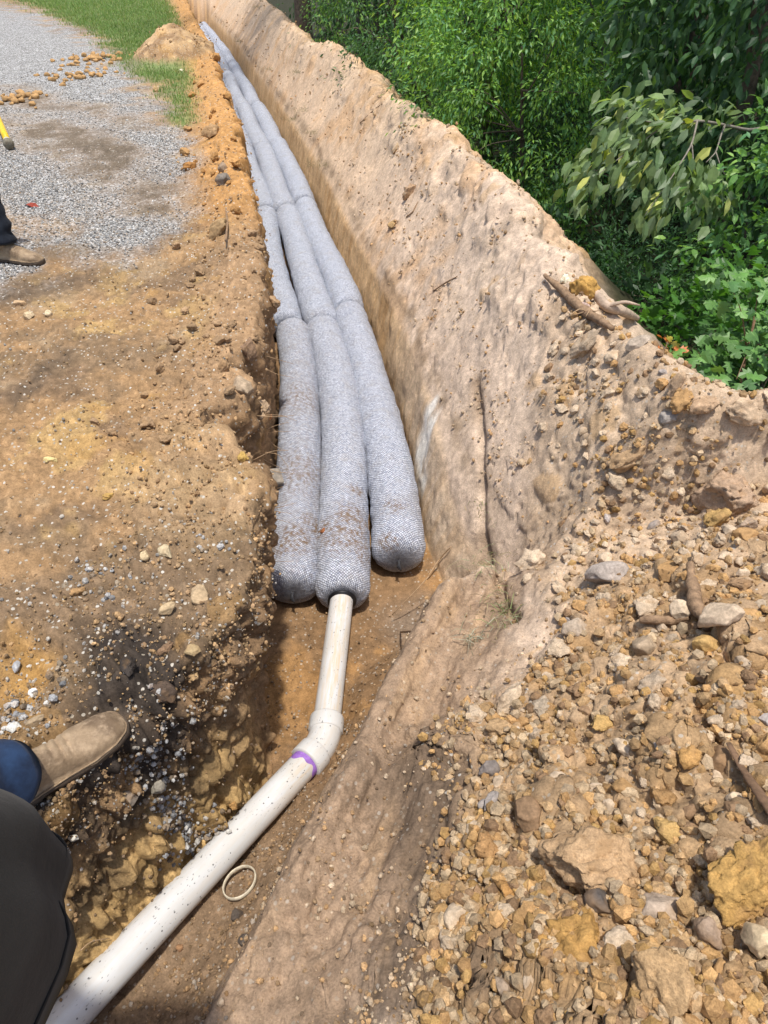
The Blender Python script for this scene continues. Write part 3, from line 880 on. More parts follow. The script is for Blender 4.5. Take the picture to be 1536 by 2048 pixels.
def rockshape(base, seed, rough=.1, cuts=9, depth=.72):
    V, F = base
    r = np.random.default_rng(seed)
    V = V.copy()
    for _ in range(cuts):
        n = r.normal(size=3); n /= np.linalg.norm(n)
        c = r.uniform(depth - .12, depth + .14)
        d = V @ n; m = d > c
        V[m] -= (d[m] - c)[:, None] * n
    nrm = V / (np.linalg.norm(V, axis=1)[:, None] + 1e-9)
    f = rough * (fbm(V[:, 0] * 2.3 + seed, V[:, 1] * 2.3, V[:, 2] * 2.3, seed, 3) * 1.0 + .5 * fbm(V[:, 0] * 7, V[:, 1] * 7, V[:, 2] * 7, seed + 1, 4, .6) - .35 * np.clip(1 - 5 * np.abs(fbm(V[:, 0] * 3, V[:, 1] * 3, V[:, 2] * 3, seed + 2, 3)), 0, 1))
    return V + nrm * f[:, None]

CLODS = []; STONES = []
for k in range(9):
    CLODS.append(meshnp("clod", rockshape(I3, 900 + k, .26, 14, .62), I3[1], True)); CLODS[-1].materials.append(M['rock'])
for k in range(6):
    STONES.append(meshnp("stone", rockshape(I3, 950 + k, .10, 12, .70), I3[1], True)); STONES[-1].materials.append(M['stone'])
BIG = [meshnp("big_clod", rockshape(I4, 980 + k, .24, 15, .60), I4[1], True) for k in range(4)]
for b_ in BIG: b_.materials.append(M['rock'])

def rock(name, me, p, n, s, sc=(1, 1, .7), colr=(.4, .3, .2), rz=None, sink=.25, label=None, cat='rock', group=None, tilt=.2):
    o = bpy.data.objects.new(name, me)
    q = Vector((0, 0, 1)).rotation_difference(n if n.z > .25 else Vector((n.x * .3, n.y * .3, 1)).normalized()).to_matrix()
    rz = random.uniform(0, 6.28) if rz is None else rz
    rm = q @ Matrix.Rotation(rz, 3, 'Z') @ Matrix.Rotation(random.uniform(-tilt, tilt), 3, 'X')
    o.matrix_world = Matrix.Translation(p + n * s * sc[2] * (.5 - sink)) @ rm.to_4x4() @ Matrix.Diagonal((s * sc[0] * .5, s * sc[1] * .5, s * sc[2] * .5, 1))
    o.color = (*colr, 1)
    COL.objects.link(o)
    tag(o, label, cat, group)
    return o

TAN = (.53, .41, .285); YEL = (.48, .31, .12); ORG = (.46, .275, .12); BRN = (.27, .17, .095); GRY = (.30, .26, .23); WHT = (.66, .62, .55); DK = (.10, .085, .075); PAL = (.52, .40, .27)
HERO = [
 # u, v, px wide, scale xyz, colour, rz, kind, label
 (1185, 1738, 225, (1, .75, .5), (.44, .29, .16), .3, 'B0', "largest flat tan and orange clay slab lying in the lower rubble heap"),
 (1145, 1890, 178, (.82, 1, .75), (.40, .23, .075), 1.2, 'B1', "big upright golden brown clay clod at the lower left edge of the heap"),
 (1330, 1960, 170, (.8, 1, .55), (.44, .29, .15), 2.3, 'B2', "long tan slab at the very bottom of the photo, below the smooth grey-tan boulder"),
 (1325, 1828, 100, (1, .75, .65), (.42, .33, .25), .1, 'S0', "smooth rounded grey-tan boulder with a pale bluish lower edge in the lower heap"),
 (1200, 1815, 62, (.8, 1, .8), DK, .4, 'S1', "blackish purple angular stone just below the largest flat slab"),
 (1500, 1755, 190, (1, .8, .5), (.45, .27, .09), .9, 'B3', "widest yellow-orange crumbly clod at the right edge of the lower heap"),
 (1520, 1880, 90, (.7, 1, .5), (.55, .42, .26), .9, 'S2', "pale green-white and yellow split stone on the right edge of the lower heap"),
 (1345, 1670, 75, (.9, 1, .7), YEL, .4, 'C1', "bright yellow clod standing alone in fine rubble right of the largest slab"),
 (1205, 1680, 62, (1, .9, .6), YEL, .7, 'C2', "yellow clod touching the top right edge of the largest slab"),
 (975, 1700, 62, (.9, 1, .8), (.40, .23, .10), .2, 'C3', "orange-brown angular clod at the left foot of the heap, uppermost of two"),
 (1018, 1785, 45, (.8, 1, .8), (.40, .22, .08), 1.2, 'C4', "orange-brown angular clod left of the largest slab, lower of two"),
 (1135, 1800, 40, (.8, 1, .8), BRN, .2, 'S3', "grey-brown smooth stone wedged under the left end of the largest slab"),
 (985, 1612, 52, (.55, 1, .6), GRY, 2.6, 'S4', "long smooth grey stone at the left side of the heap beside a yellow crumb"),
 (968, 1610, 24, (1, .8, .7), (.32, .28, .25), .6, 'S5', "small grey block tucked against the long smooth grey stone"),
 (1110, 1875, 0, (1, 1, 1), BRN, 0, '', ""),
 (1420, 1860, 62, (.7, 1, .7), (.33, .24, .17), .4, 'S1', "tall brown egg-shaped stone in the lower right heap"),
 (1270, 1920, 44, (1, .9, .7), (.42, .38, .28), .2, 'S2', "greenish grey-white stone under a tan clod in the lower heap"),
 (1240, 1895, 85, (1, .7, .6), TAN, .5, 'C5', "tan clod with an overhanging edge above the greenish grey-white stone"),
 (1450, 1235, 84, (1, .65, .6), (.52, .40, .28), -.2, 'S0', "large pale oblong stone right of the upright broken root"),
 (1215, 1155, 84, (1, .55, .5), (.38, .32, .27), -.3, 'S1', "grey flat-topped boulder at the upper left of the rubble, below the sandy face"),
 (1155, 1262, 52, (1, .9, .7), (.43, .34, .25), .3, 'S3', "single tan-grey block left of the lying root at the heap's upper left"),
 (1290, 1215, 70, (1, .7, .6), TAN, .5, 'C6', "tan clod with a notched underside left of the upright root"),
 (1290, 1300, 52, (1, .95, .8), (.36, .27, .18), .2, 'S4', "rounded brown boulder just below the lying root"),
 (1255, 1345, 80, (1, .62, .6), TAN, -.7, 'C7', "slanting tan slab below the rounded brown boulder"),
 (1320, 1375, 92, (1, .8, .6), (.44, .34, .24), .3, 'C8', "broad grey-tan clod in the middle of the heap with a pale pebble on it"),
 (1405, 1295, 55, (1, .7, .7), YEL, -.3, 'S5', "bright yellow stone at the foot of the upright broken root"),
 (1085, 1425, 62, (1, .9, .7), (.40, .32, .23), .8, 'C0', "grey-tan clod in the upper left heap, darker than its neighbours"),
 (1030, 1410, 84, (.8, 1, .6), TAN, 2.0, 'C1', "long sloping tan clod left of the grey-tan one"),
 (1000, 1465, 60, (1, .7, .6), (.42, .28, .15), .1, 'C2', "flat brown-orange clod low on the left side of the heap"),
 (950, 1430, 46, (1, 1, .7), TAN, .4, 'C3', "leftmost rounded tan clod of the upper heap, at the edge of the scraped slope"),
 (1065, 1485, 66, (1, .7, .6), TAN, .5, 'C4', "tan slab with a purple-grey stain in the left middle of the heap"),
 (1200, 1455, 48, (1, .8, .7), YEL, .3, 'C5', "golden crumbly clod in the middle of the heap"),
 (1380, 1510, 62, (1, .8, .7), (.47, .27, .10), .6, 'C6', "orange clod with a white chip in the right middle of the heap"),
 (978, 1540, 46, (1, .8, .7), (.20, .17, .15), .3, 'S2', "dark grey-brown stone at the left margin of the heap"),
 (1450, 1010, 128, (.9, 1, .8), (.42, .29, .19), .3, 'B0', "big reddish-tan boulder of clay near the right edge, below the crest"),
 (1440, 1045, 66, (1, .6, .6), YEL, .2, 'C7', "yellow chunk leaning on the lower side of the big reddish-tan boulder"),
 (1495, 1055, 60, (1, .5, .5), (.46, .34, .24), -.3, 'C8', "tan wedge right of the yellow chunk at the right edge"),
 (1255, 925, 100, (1, .5, .55), (.47, .31, .17), .0, 'C0', "flat orange-tan slab with a dark hollow at its left end below the sandy slope"),
 (1235, 960, 44, (1, .9, .6), PAL, .3, 'C1', "pale rounded clod just under the flat orange-tan slab"),
 (1165, 985, 0, (1, 1, 1), PAL, 0, '', ""),
 (1045, 925, 22, (.7, 1, .6), PAL, .1, 'S3', "small upright block standing alone on the smooth sand"),
 (1180, 695, 88, (1, .45, .4), (.50, .38, .26), .1, 'C2', "thin flat slab sticking out of the bank below the crest roots"),
 (1165, 582, 78, (1, .7, .7), (.52, .30, .085), .4, 'C3', "bright orange-yellow clod on the crest beside the pale root"),
 (1130, 562, 22, (1, .9, .8), (.80, .74, .55), .4, 'C4', "small cream-white lump on the orange-yellow crest clod"),
 (1168, 612, 26, (1, .9, .8), (.50, .36, .30), .4, 'S4', "small pinkish cobble between the two crest roots"),
 (1362, 775, 62, (1, .45, .5), (.50, .35, .22), .0, 'C5', "thin clod jutting out over the trees at the crest, leftmost of three"),
 (1415, 806, 74, (1, .55, .6), (.46, .31, .19), .1, 'C6', "brown and pale crest clod, middle of three against the leaves"),
 (1478, 820, 105, (1, .5, .5), (.52, .38, .25), .1, 'C7', "large flat clod on the crest, rightmost of three against the leaves"),
 (1278, 690, 50, (1, .5, .5), (.42, .34, .26), .0, 'S5', "greyish flat stone right on the crest line below the pale root"),
 (1360, 800, 60, (1, .8, .6), ORG, .4, 'C8', "orange-streaked clod behind the brown crest clod"),
 (1340, 833, 36, (1, .9, .8), (.34, .30, .26), .4, 'S0', "grey rounded stone half buried below the crest clods"),
 (378, 340, 32, (1, .7, .8), (.42, .21, .07), .3, 'C0', "dark-bottomed orange clod lying on the muddy gravel beside the spoil rim"),
 (370, 310, 24, (1, .9, .8), ORG, .9, 'C1', "orange clod on gravel just above the dark-bottomed one"),
 (375, 262, 18, (1, .9, .8), ORG, .2, 'C2', "small orange clod at the lower tip of the grass strip"),
 (311, 183, 16, (.8, 1, .9), (.50, .34, .17), .2, 'C3', "yellowish clod standing alone on the grass"),
 (363, 145, 10, (1, .9, .7), (.65, .58, .42), .2, 'S1', "small pale stone on the grass below the sand pile"),
 (425, 272, 36, (1, .6, .7), (.42, .27, .14), .2, 'C4', "brown slab tilted over a dark hole on the spoil rim"),
 (452, 340, 26, (1, .9, .8), (.30, .22, .15), .2, 'S2', "round brown stone on the spoil rim"),
 (450, 362, 30, (1, .9, .8), (.20, .17, .14), .5, 'S3', "dark grey-brown stone on the spoil rim below the round brown one"),
 (440, 462, 58, (1, .6, .5), (.40, .27, .14), .2, 'C5', "long tan clod on the left rim beside a standing stick"),
 (400, 1190, 52, (.8, 1, .6), (.44, .32, .19), .1, 'S4', "flat upright tan rock by the trench edge, largest on the left ground"),
 (335, 1218, 38, (1, .6, .6), (.46, .34, .20), .4, 'S5', "wedge of pale yellow rock left of the flat upright tan rock"),
 (340, 1300, 52, (1, .5, .5), (.27, .17, .10), .4, 'C6', "long reddish-brown clod below the pale wedge"),
 (388, 1308, 30, (1, .8, .6), (.38, .28, .15), .1, 'S0', "oval ochre stone right of the long reddish-brown clod"),
 (380, 1342, 36, (.9, 1, .8), (.48, .32, .16), .3, 'C7', "pinkish-tan clod at the edge of the black soil"),
 (155, 1185, 36, (1, .8, .6), (.40, .24, .11), .4, 'C8', "orange-brown triangular rock on the yellow ground"),
 (330, 1107, 34, (.7, 1, .6), (.56, .45, .28), .8, 'S1', "cream block on the left ground, right one of a pair"),
 (295, 1113, 24, (.9, 1, .7), (.56, .43, .25), .3, 'S2', "cream block on the left ground, left one of a pair"),
 (335, 1097, 0, (1, 1, 1), BRN, 0, '', ""),
 (218, 998, 26, (1, .8, .8), (.50, .32, .10), .3, 'C0', "yellow nodule on the left clay halfway to the trench"),
 (100, 922, 26, (1, .4, .5), (.60, .48, .22), .2, 'S3', "flat pale-yellow flake on the yellow clay"),
 (108, 690, 0, (1, 1, 1), BRN, 0, '', ""),
 (98, 630, 18, (1, .8, .8), (.60, .47, .30), .3, 'S4', "cream pebble right of two others by the far rut"),
 (60, 634, 20, (1, .8, .8), (.58, .45, .28), .3, 'S5', "cream pebble in the middle of three by the far rut"),
 (40, 608, 22, (1, .6, .6), (.55, .38, .22), .3, 'S0', "buff flake above the three cream pebbles"),
 (72, 1388, 22, (.8, 1, .6), (.75, .74, .70), .3, 'S1', "white angular stone above the grey gravel patch"),
 (32, 1335, 30, (.45, 1, .6), (.42, .42, .42), .3, 'S2', "long grey splinter of stone left of the yellow clay patch"),
 (30, 1455, 32, (1, .8, .6), (.62, .60, .54), .3, 'S3', "broad whitish stone in the gravel patch beside the boot"),
 (58, 1420, 26, (1, .8, .6), (.48, .48, .47), .3, 'S4', "grey stone above the broad whitish one"),
 (75, 1445, 44, (1, .4, .5), (.36, .27, .17), .4, 'S5', "long brown stone beside the boot's ankle"),
 (485, 780, 54, (.7, 1, .6), (.40, .30, .20), .3, 'S0', "smooth tan rock lodged in the caved lip of the left wall, upper one"),
 (515, 822, 74, (.6, 1, .6), (.42, .30, .19), .2, 'B1', "big cracked tan block slumped in the notch of the left wall"),
 (535, 832, 22, (.8, 1, .8), (.50, .20, .07), .2, 'C1', "rusty orange lump beside the big cracked tan block"),
 (500, 700, 44, (.8, 1, .6), (.28, .18, .11), .2, 'C2', "brown root-threaded clod at the top of the notch in the left wall"),
 (484, 913, 24, (1, .9, .8), (.55, .36, .11), .2, 'C3', "yellow clod on the left lip above the grey block"),
 (486, 1178, 0, (1, 1, 1), BRN, 0, '', ""),
 (250, 1345, 46, (.8, 1, .8), (.055, .045, .038), .2, 'C4', "black lump of soil standing above the boot toe"),
 (315, 1385, 70, (1, .7, .6), (.12, .085, .062), .2, 'C5', "dark brown slab of soil right of the black lump"),
 (248, 1600, 40, (1, .9, .8), (.24, .20, .16), .2, 'S1', "grey-brown stone crusted with soil on the dark slope under the boot"),
 (310, 1570, 30, (1, .9, .8), (.28, .25, .20), .8, 'S2', "pair-topped grey stone on the dark slope above the long pipe"),
 (150, 1670, 20, (1, .7, .8), (.50, .47, .40), .2, 'S3', "whitish stone on the slope right beside the dark shirt"),
 (352, 2030, 0, (1, 1, 1), BRN, 0, '', ""),
 (360, 1897, 18, (1, .9, .8), (.36, .20, .11), .2, 'C6', "orange-brown pebble on the trench floor below the plastic ring"),
 (476, 1833, 26, (1, .9, .8), (.10, .08, .065), .2, 'S4', "dark stone just below the plastic ring"),
 (486, 1880, 24, (1, .9, .8), (.10, .08, .065), .2, 'S5', "dark stone on the trench floor, farther below the plastic ring"),
 (467, 1608, 20, (1, .9, .8), (.42, .24, .09), .2, 'C7', "orange nodule beside the upper part of the long white pipe"),
 (1000, 1975, 46, (.5, 1, .6), (.36, .27, .19), .5, 'S0', "long smooth brown stone lying on the dark scraped slope"),
 (905, 1590, 0, (1, 1, 1), BRN, 0, '', ""),
 (820, 390, 40, (1, .5, .5), (.42, .28, .17), .1, 'C8', "brown flat clod lying alone in the middle of the sandy bank"),
 (790, 302, 26, (1, .6, .5), (.52, .38, .24), .1, 'C0', "half-round tan clod on the upper sandy bank"),
 (786, 448, 26, (1, .9, .5), (.46, .30, .14), .1, 'C1', "ochre clod below the brown flat clod on the bank"),
]
hero_pos = []
for (u, v, wpx, sc, c, rz, kd, lb) in HERO:
    if not kd: continue
    p, n = hit(u, v)
    dep = proj(np.array(p))[2]
    s = wpx * dep / FPX * 1.12
    mesh = {'B': BIG, 'C': CLODS, 'S': STONES}[kd[0]][int(kd[1])]
    rock({'B': 'clay_boulder', 'C': 'clod', 'S': 'stone'}[kd[0]], mesh, p, n, s, sc, c, rz, .30 if kd[0] != 'B' else .26, lb,
         'stone' if kd[0] == 'S' else 'clod', tilt=.15)
    hero_pos.append((p.x, p.y, s * .5))

HX = np.array(hero_pos)
def pick(weight, n, rng_=rng):
    w = weight * INV
    w = w / w.sum()
    return rng_.choice(len(w), size=n, replace=False, p=w)

# countable loose clods of the heap (in view, large ones)
area_w = np.clip(far, .6, 3) ** 1.2
wt = heapm * (GG < .05) * (RRt > .45) * (RRt > .62 - .25 * ss(1.2, 1.6, y)) * (z > -.45) * area_w
ids = pick(wt, 1500)
cnt = 0
for g in ids:
    if cnt >= 290: break
    p = Vector(PT[g]); s = float(np.exp(rng.normal(math.log(.062), .40)))
    if np.any(np.hypot(HX[:, 0] - p.x, HX[:, 1] - p.y) < HX[:, 2] * .8 + s * .42): continue
    HX = np.vstack([HX, [p.x, p.y, s * .5]])
    r0 = rng.random()
    r0 = r0 * (.45 if (p.y > 1.25 and rng.random() < .6) else 1) * .93
    zn = 'upper' if p.y > 1.45 else ('middle' if p.y > .95 else 'lower')
    if r0 < .46: c, lb, gp = np.array(TAN) * rng.uniform(.8, 1.12), 'tan lump of clay among others like it in the %s rubble heap' % zn, 'tan clods of the %s heap' % zn
    elif r0 < .66: c, lb, gp = np.array(ORG) * rng.uniform(.75, 1.05), "yellow-orange lump of clay among others like it in the rubble heap", "orange clods of the rubble heap"
    elif r0 < .86: c, lb, gp = np.array(BRN) * rng.uniform(.8, 1.2), "dull brown lump among others like it in the rubble heap", "brown clods of the rubble heap"
    else: c, lb, gp = np.array(GRY) * rng.uniform(.8, 1.6), "greyish stone among others like it in the rubble heap", "grey stones of the rubble heap"
    st_ = r0 >= .86 or rng.random() < .3
    rock('stone' if r0 >= .86 else 'clod', random.choice(STONES if st_ else CLODS), p, Vector(NRM[g]), s, (1, rng.uniform(.6, 1), rng.uniform(.5, .85)), tuple(c * (1.05 if p.y > 1.3 else .95)), None, .36, lb,
         'stone' if r0 >= .86 else 'clod', gp)
    cnt += 1
wt = rimw * (AL > .02) * (y > 2.2) * (y < 14) * area_w * (z > -.1)
for g in pick(wt, 70):
    p = Vector(PT[g]); s = float(np.exp(rng.normal(math.log(.055 + .004 * p.y), .35)))
    c = np.array((.38, .25, .14) if p.y < 4.8 else (.50, .27, .10)) * rng.uniform(.75, 1.1)
    if p.y < 4.8: lb, gp = "tan crumbled clod along the near left lip of the trench", "tan clods on the left lip"
    else: lb, gp = "orange clod in the spoil ridge along the far left lip of the trench", "orange clods on the left spoil ridge"
    rock('clod', random.choice(CLODS), p, Vector(NRM[g]), s, (1, rng.uniform(.6, 1), rng.uniform(.5, .85)), tuple(c), None, .25, lb, 'clod', gp)

# small heaps of orange crumbs lying on the gravel
def crumbheap(u, v, n, spread, lb):
    p0, _ = hit(u, v)
    V = []; F = []; C_ = []
    for k in range(n):
        s = rng.uniform(.02, .06) * (1 + .0); base = rockshape(I1, 2000 + k % 12, .3, 5)
        q = np.array([p0.x + rng.normal() * spread * 1.5, p0.y + rng.normal() * spread * 2.2, 0])
        q[2] = p0.z + s * .3 + max(0, .05 - .12 * np.hypot(q[0] - p0.x, q[1] - p0.y)) * rng.random()
        F.append(I1[1] + sum(len(a) for a in V)); V.append(base * s * np.array([1, .8, .7]) + q)
        C_.append(np.repeat(np.array([(.50, .30, .13)]) * rng.uniform(.8, 1.15), len(base), 0))
    me = meshnp("crumbled_clay", np.vstack(V), np.vstack(F), True, tint=np.vstack(C_))
    tag(mkobj("crumbled_clay", me, M['pebble']), lb, 'clay heap', kind='stuff')
crumbheap(192, 118, 60, .22, "orange crumbled clay on the gravel right at the grass edge")
crumbheap(162, 152, 40, .16, "orange crumbled clay on the gravel, nearer than the one at the grass edge")
crumbheap(8, 200, 50, .16, "orange-brown clay heap cut by the left edge of the photo")

# pebbles: beyond counting
PB = [rockshape(I0, 3000 + k, .25, 3, .8) for k in range(8)]
def pebbles(name, weight, n, smin, smax, palette, seed, sink=.15, pw=2.2, lift=0, fs=0.0):
    r = np.random.default_rng(seed)
    w = weight * INV; w = w / w.sum()
    ids = r.choice(len(w), size=n, replace=True, p=w)
    s = smin + (smax - smin) * r.random(n) ** pw
    s = s * (1 + fs * far[ids])
    pos = PT[ids] + NRM[ids] * (s * (.35 - sink))[:, None]
    pos[:, :2] += r.normal(size=(n, 2)) * .004 * (1 + far[ids])[:, None]
    var = r.integers(0, 8, n)
    B = np.stack(PB)[var]                                  # n,12,3
    ax = r.normal(size=(n, 3)); ax /= np.linalg.norm(ax, axis=1)[:, None]
    an = r.uniform(0, 6.28, n)
    K = np.zeros((n, 3, 3)); K[:, 0, 1] = -ax[:, 2]; K[:, 0, 2] = ax[:, 1]; K[:, 1, 0] = ax[:, 2]; K[:, 1, 2] = -ax[:, 0]; K[:, 2, 0] = -ax[:, 1]; K[:, 2, 1] = ax[:, 0]
    Rm = np.eye(3)[None] + np.sin(an)[:, None, None] * K + (1 - np.cos(an))[:, None, None] * (K @ K)
    st_ = r.uniform(.6, 1.1, (n, 1, 3)) * s[:, None, None] * .5
    V = np.einsum('nij,nkj->nki', Rm, B * st_) + pos[:, None, :]
    F = I0[1][None] + (np.arange(n) * 12)[:, None, None]
    pal = np.array(palette)
    c = pal[r.integers(0, len(pal), n)] * r.uniform(.7, 1.25, (n, 1))
    c = np.repeat(c, 12, 0)
    me = meshnp(name, V.reshape(-1, 3), F.reshape(-1, 3), False, tint=np.clip(c, 0, .85))
    o = mkobj(name, me, M['pebble'])
    return o
heapw = heapm * (GG < .1)
o = pebbles("rubble_crumbs", heapw * ss(.35, .6, RRt + .12 * nB) * (.25 + ss(-.1, .45, nB)), 11000, .007, .046, [(.48, .36, .23), (.46, .34, .21), (.44, .29, .15), ORG, BRN, (.40, .26, .13), (.46, .28, .12), (.46, .34, .21), (.38, .24, .11), (.42, .26, .10), (.40, .30, .19)], 1, sink=.32, pw=2.4)
tag(o, "small tan and orange crumbs and pebbles filling the rubble heap", "rubble", kind='stuff')
o = pebbles("bank_crumbs", rb * (1 - heapm) * (1 - .9 * scr) * (1 - forest) * (z > -.5) * (GG < .1) * ((nB > .15) + .12), 4200, .004, .020, [TAN, PAL, (.48, .30, .15), (.38, .26, .15)], 2, pw=2.5, fs=.12)
tag(o, "small sandy crumbs strewn over the smooth bank", "crumbs", kind='stuff')
o = pebbles("clay_crumbs", isleftf * (1 - gravel) * (1 - grassn) * (.15 + brownz * 1.1 + .6 * ss(0, .4, nB)) * (far < 7), 8000, .004, .016,
            [(.34, .22, .11), (.30, .20, .10), (.38, .26, .14), (.33, .22, .12), (.34, .32, .29), (.42, .38, .32), (.24, .17, .10), (.30, .19, .10)], 3, pw=3, fs=.06)
tag(o, "small pebbles and crumbs pressed into the clay left of the trench", "pebbles", kind='stuff')
gp_ = zone([(-100, 1390), (60, 1400), (150, 1370), (170, 1440), (90, 1480), (-100, 1520)], seed=61, soft=.08) + .7 * zone([(100, 1160), (260, 1130), (320, 1180), (200, 1260), (120, 1240)], seed=62, soft=.08) \
    + .9 * zone([(290, 1440), (350, 1420), (380, 1520), (310, 1600), (270, 1560)], seed=63, soft=.08, z0=-.1) + .5 * zone([(100, 1230), (170, 1290), (150, 1370), (100, 1340)], seed=64, soft=.05) \
    + .6 * zone([(380, 1080), (470, 1070), (470, 1110), (390, 1120)], seed=65, soft=.04) + .4 * zone([(0, 1030), (60, 1040), (60, 1120), (0, 1140)], seed=66, soft=.04)
o = pebbles("grey_gravel_patches", np.clip(gp_, 0, 1) ** 2 * (AL > .0) * ss(-.4, .4, nB), 1000, .006, .028, [(.32, .32, .32), (.44, .43, .41), (.24, .24, .24), (.34, .27, .19), (.26, .20, .14), (.52, .50, .46)], 4, pw=2.0)
tag(o, "grey gravel patches on the brown soil around the boot", "gravel", kind='stuff')
o = pebbles("driveway_gravel", gravel ** 3 * (1 - ss(6, 14, far)), 17000, .007, .015, [(.42, .41, .39), (.52, .51, .48), (.31, .305, .295), (.23, .225, .215), (.62, .60, .56), (.41, .36, .30)], 5, pw=1.2, fs=.06)
tag(o, "grey crushed gravel of the driveway", "gravel", kind='stuff')
o = pebbles("trench_floor_crumbs", (floor_m + .12 * scr + .4 * wallL * (y < 1.5)) * (y < 2.3), 4500, .004, .018, [(.27, .18, .10), (.33, .21, .11), (.38, .26, .15), (.20, .14, .09), (.36, .30, .24)], 6, pw=3)
tag(o, "brown crumbs on the near trench floor and its sides", "crumbs", kind='stuff')
o = pebbles("lip_crumbs", (rimw + pilem + tanz * isleftf) * (y > 1.2) * (AL > 0), 3500, .005, .020, [(.40, .27, .15), (.46, .31, .17), (.50, .32, .16), (.34, .22, .12)], 7, pw=2.4, fs=.10)
tag(o, "tan and orange crumbs along the left lip", "crumbs", kind='stuff')

# grass
def blades(name, weight, n, h, wd, cols, seed, lean=.5, fs=.05):
    r = np.random.default_rng(seed)
    w = weight * INV; w = w / w.sum()
    ids = r.choice(len(w), size=n, replace=True, p=w)
    f = 1 + fs * far[ids]
    p = PT[ids].copy(); p[:, :2] += r.normal(size=(n, 2)) * .012 * (far[ids])[:, None] * .5
    a = r.uniform(0, 6.28, n); hh = h * r.uniform(.5, 1.3, n) * f; ww = wd * f
    side = np.stack([np.cos(a), np.sin(a), 0 * a], 1) * ww[:, None]
    b = a + 1.57
    ln_ = np.stack([np.cos(b), np.sin(b), 0 * a], 1) * (lean * hh * r.uniform(.2, 1.4, n))[:, None]
    upv = np.stack([0 * a, 0 * a, hh], 1)
    V = np.stack([p - side, p + side, p + upv * .6 + ln_ * .4 + side * .6, p + upv * .6 + ln_ * .4 - side * .6, p + upv + ln_], 1)
    F = np.array([(0, 1, 2), (0, 2, 3), (3, 2, 4)])[None] + (np.arange(n) * 5)[:, None, None]
    c = np.array(cols)[r.integers(0, len(cols), n)] * r.uniform(.7, 1.3, (n, 1))
    me = meshnp(name, V.reshape(-1, 3), F.reshape(-1, 3), False, tint=np.repeat(c, 5, 0))
    return mkobj(name, me, M['grass'])
o = blades("lawn_grass", grassn * (far < 45) * (AL > 0.05) * np.clip(far / 6, .5, 3), 42000, .020, .0022, [(.19, .30, .10), (.24, .34, .12), (.15, .24, .08), (.32, .34, .17)], 8, fs=.10)
tag(o, "short green lawn grass between the gravel and the trench", "grass", kind='stuff')

# ================================================================= the netted drainage bundles
ORD = ["first", "second", "third", "fourth", "fifth", "sixth", "seventh", "eighth", "ninth", "tenth"]
ROWN = {-1: "left", 0: "middle", 1: "right"}
TR = .143
def row_center(row, s):
    """s = distance along trench y"""
    yv = s
    xm = XM(yv)
    sl_ = (XM(yv + .05) - XM(yv - .05)) / .1
    w = 1 / np.sqrt(1 + sl_ ** 2)
    off = row * (.276 - .012 * ss(2.6, 3.6, s))
    wig = .014 * np.sin(s * 1.9 + row * 2.1)
    return np.stack([xm + (off + wig) * w, yv - (off + wig) * w * sl_, 0 * yv - .905 + (.012 if row == 0 else 0) + .006 * np.sin(s * 2.3 + row)], -1)
DIRTS = [(0, P(706, 1040, -.79), .10, 1.0), (0, P(690, 1080, -.79), .12, .9), (0, P(725, 1100, -.79), .09, .8), (0, P(712, 985, -.79), .05, .8),
         (-1, P(580, 1082, -.79), .085, 1.3), (-1, P(625, 1050, -.82), .06, 1.0), (-1, P(560, 1075, -.79), .06, 1.2), (-1, P(600, 800, -.79), .2, .35),
         (1, P(775, 1085, -.79), .05, 1.1), (1, P(790, 1020, -.79), .07, .7), (0, P(650, 1065, -.82), .07, .8), (-1, P(600, 950, -.79), .2, .4)]
ENDS = {-1: 2.27, 0: 2.215, 1: 2.47}
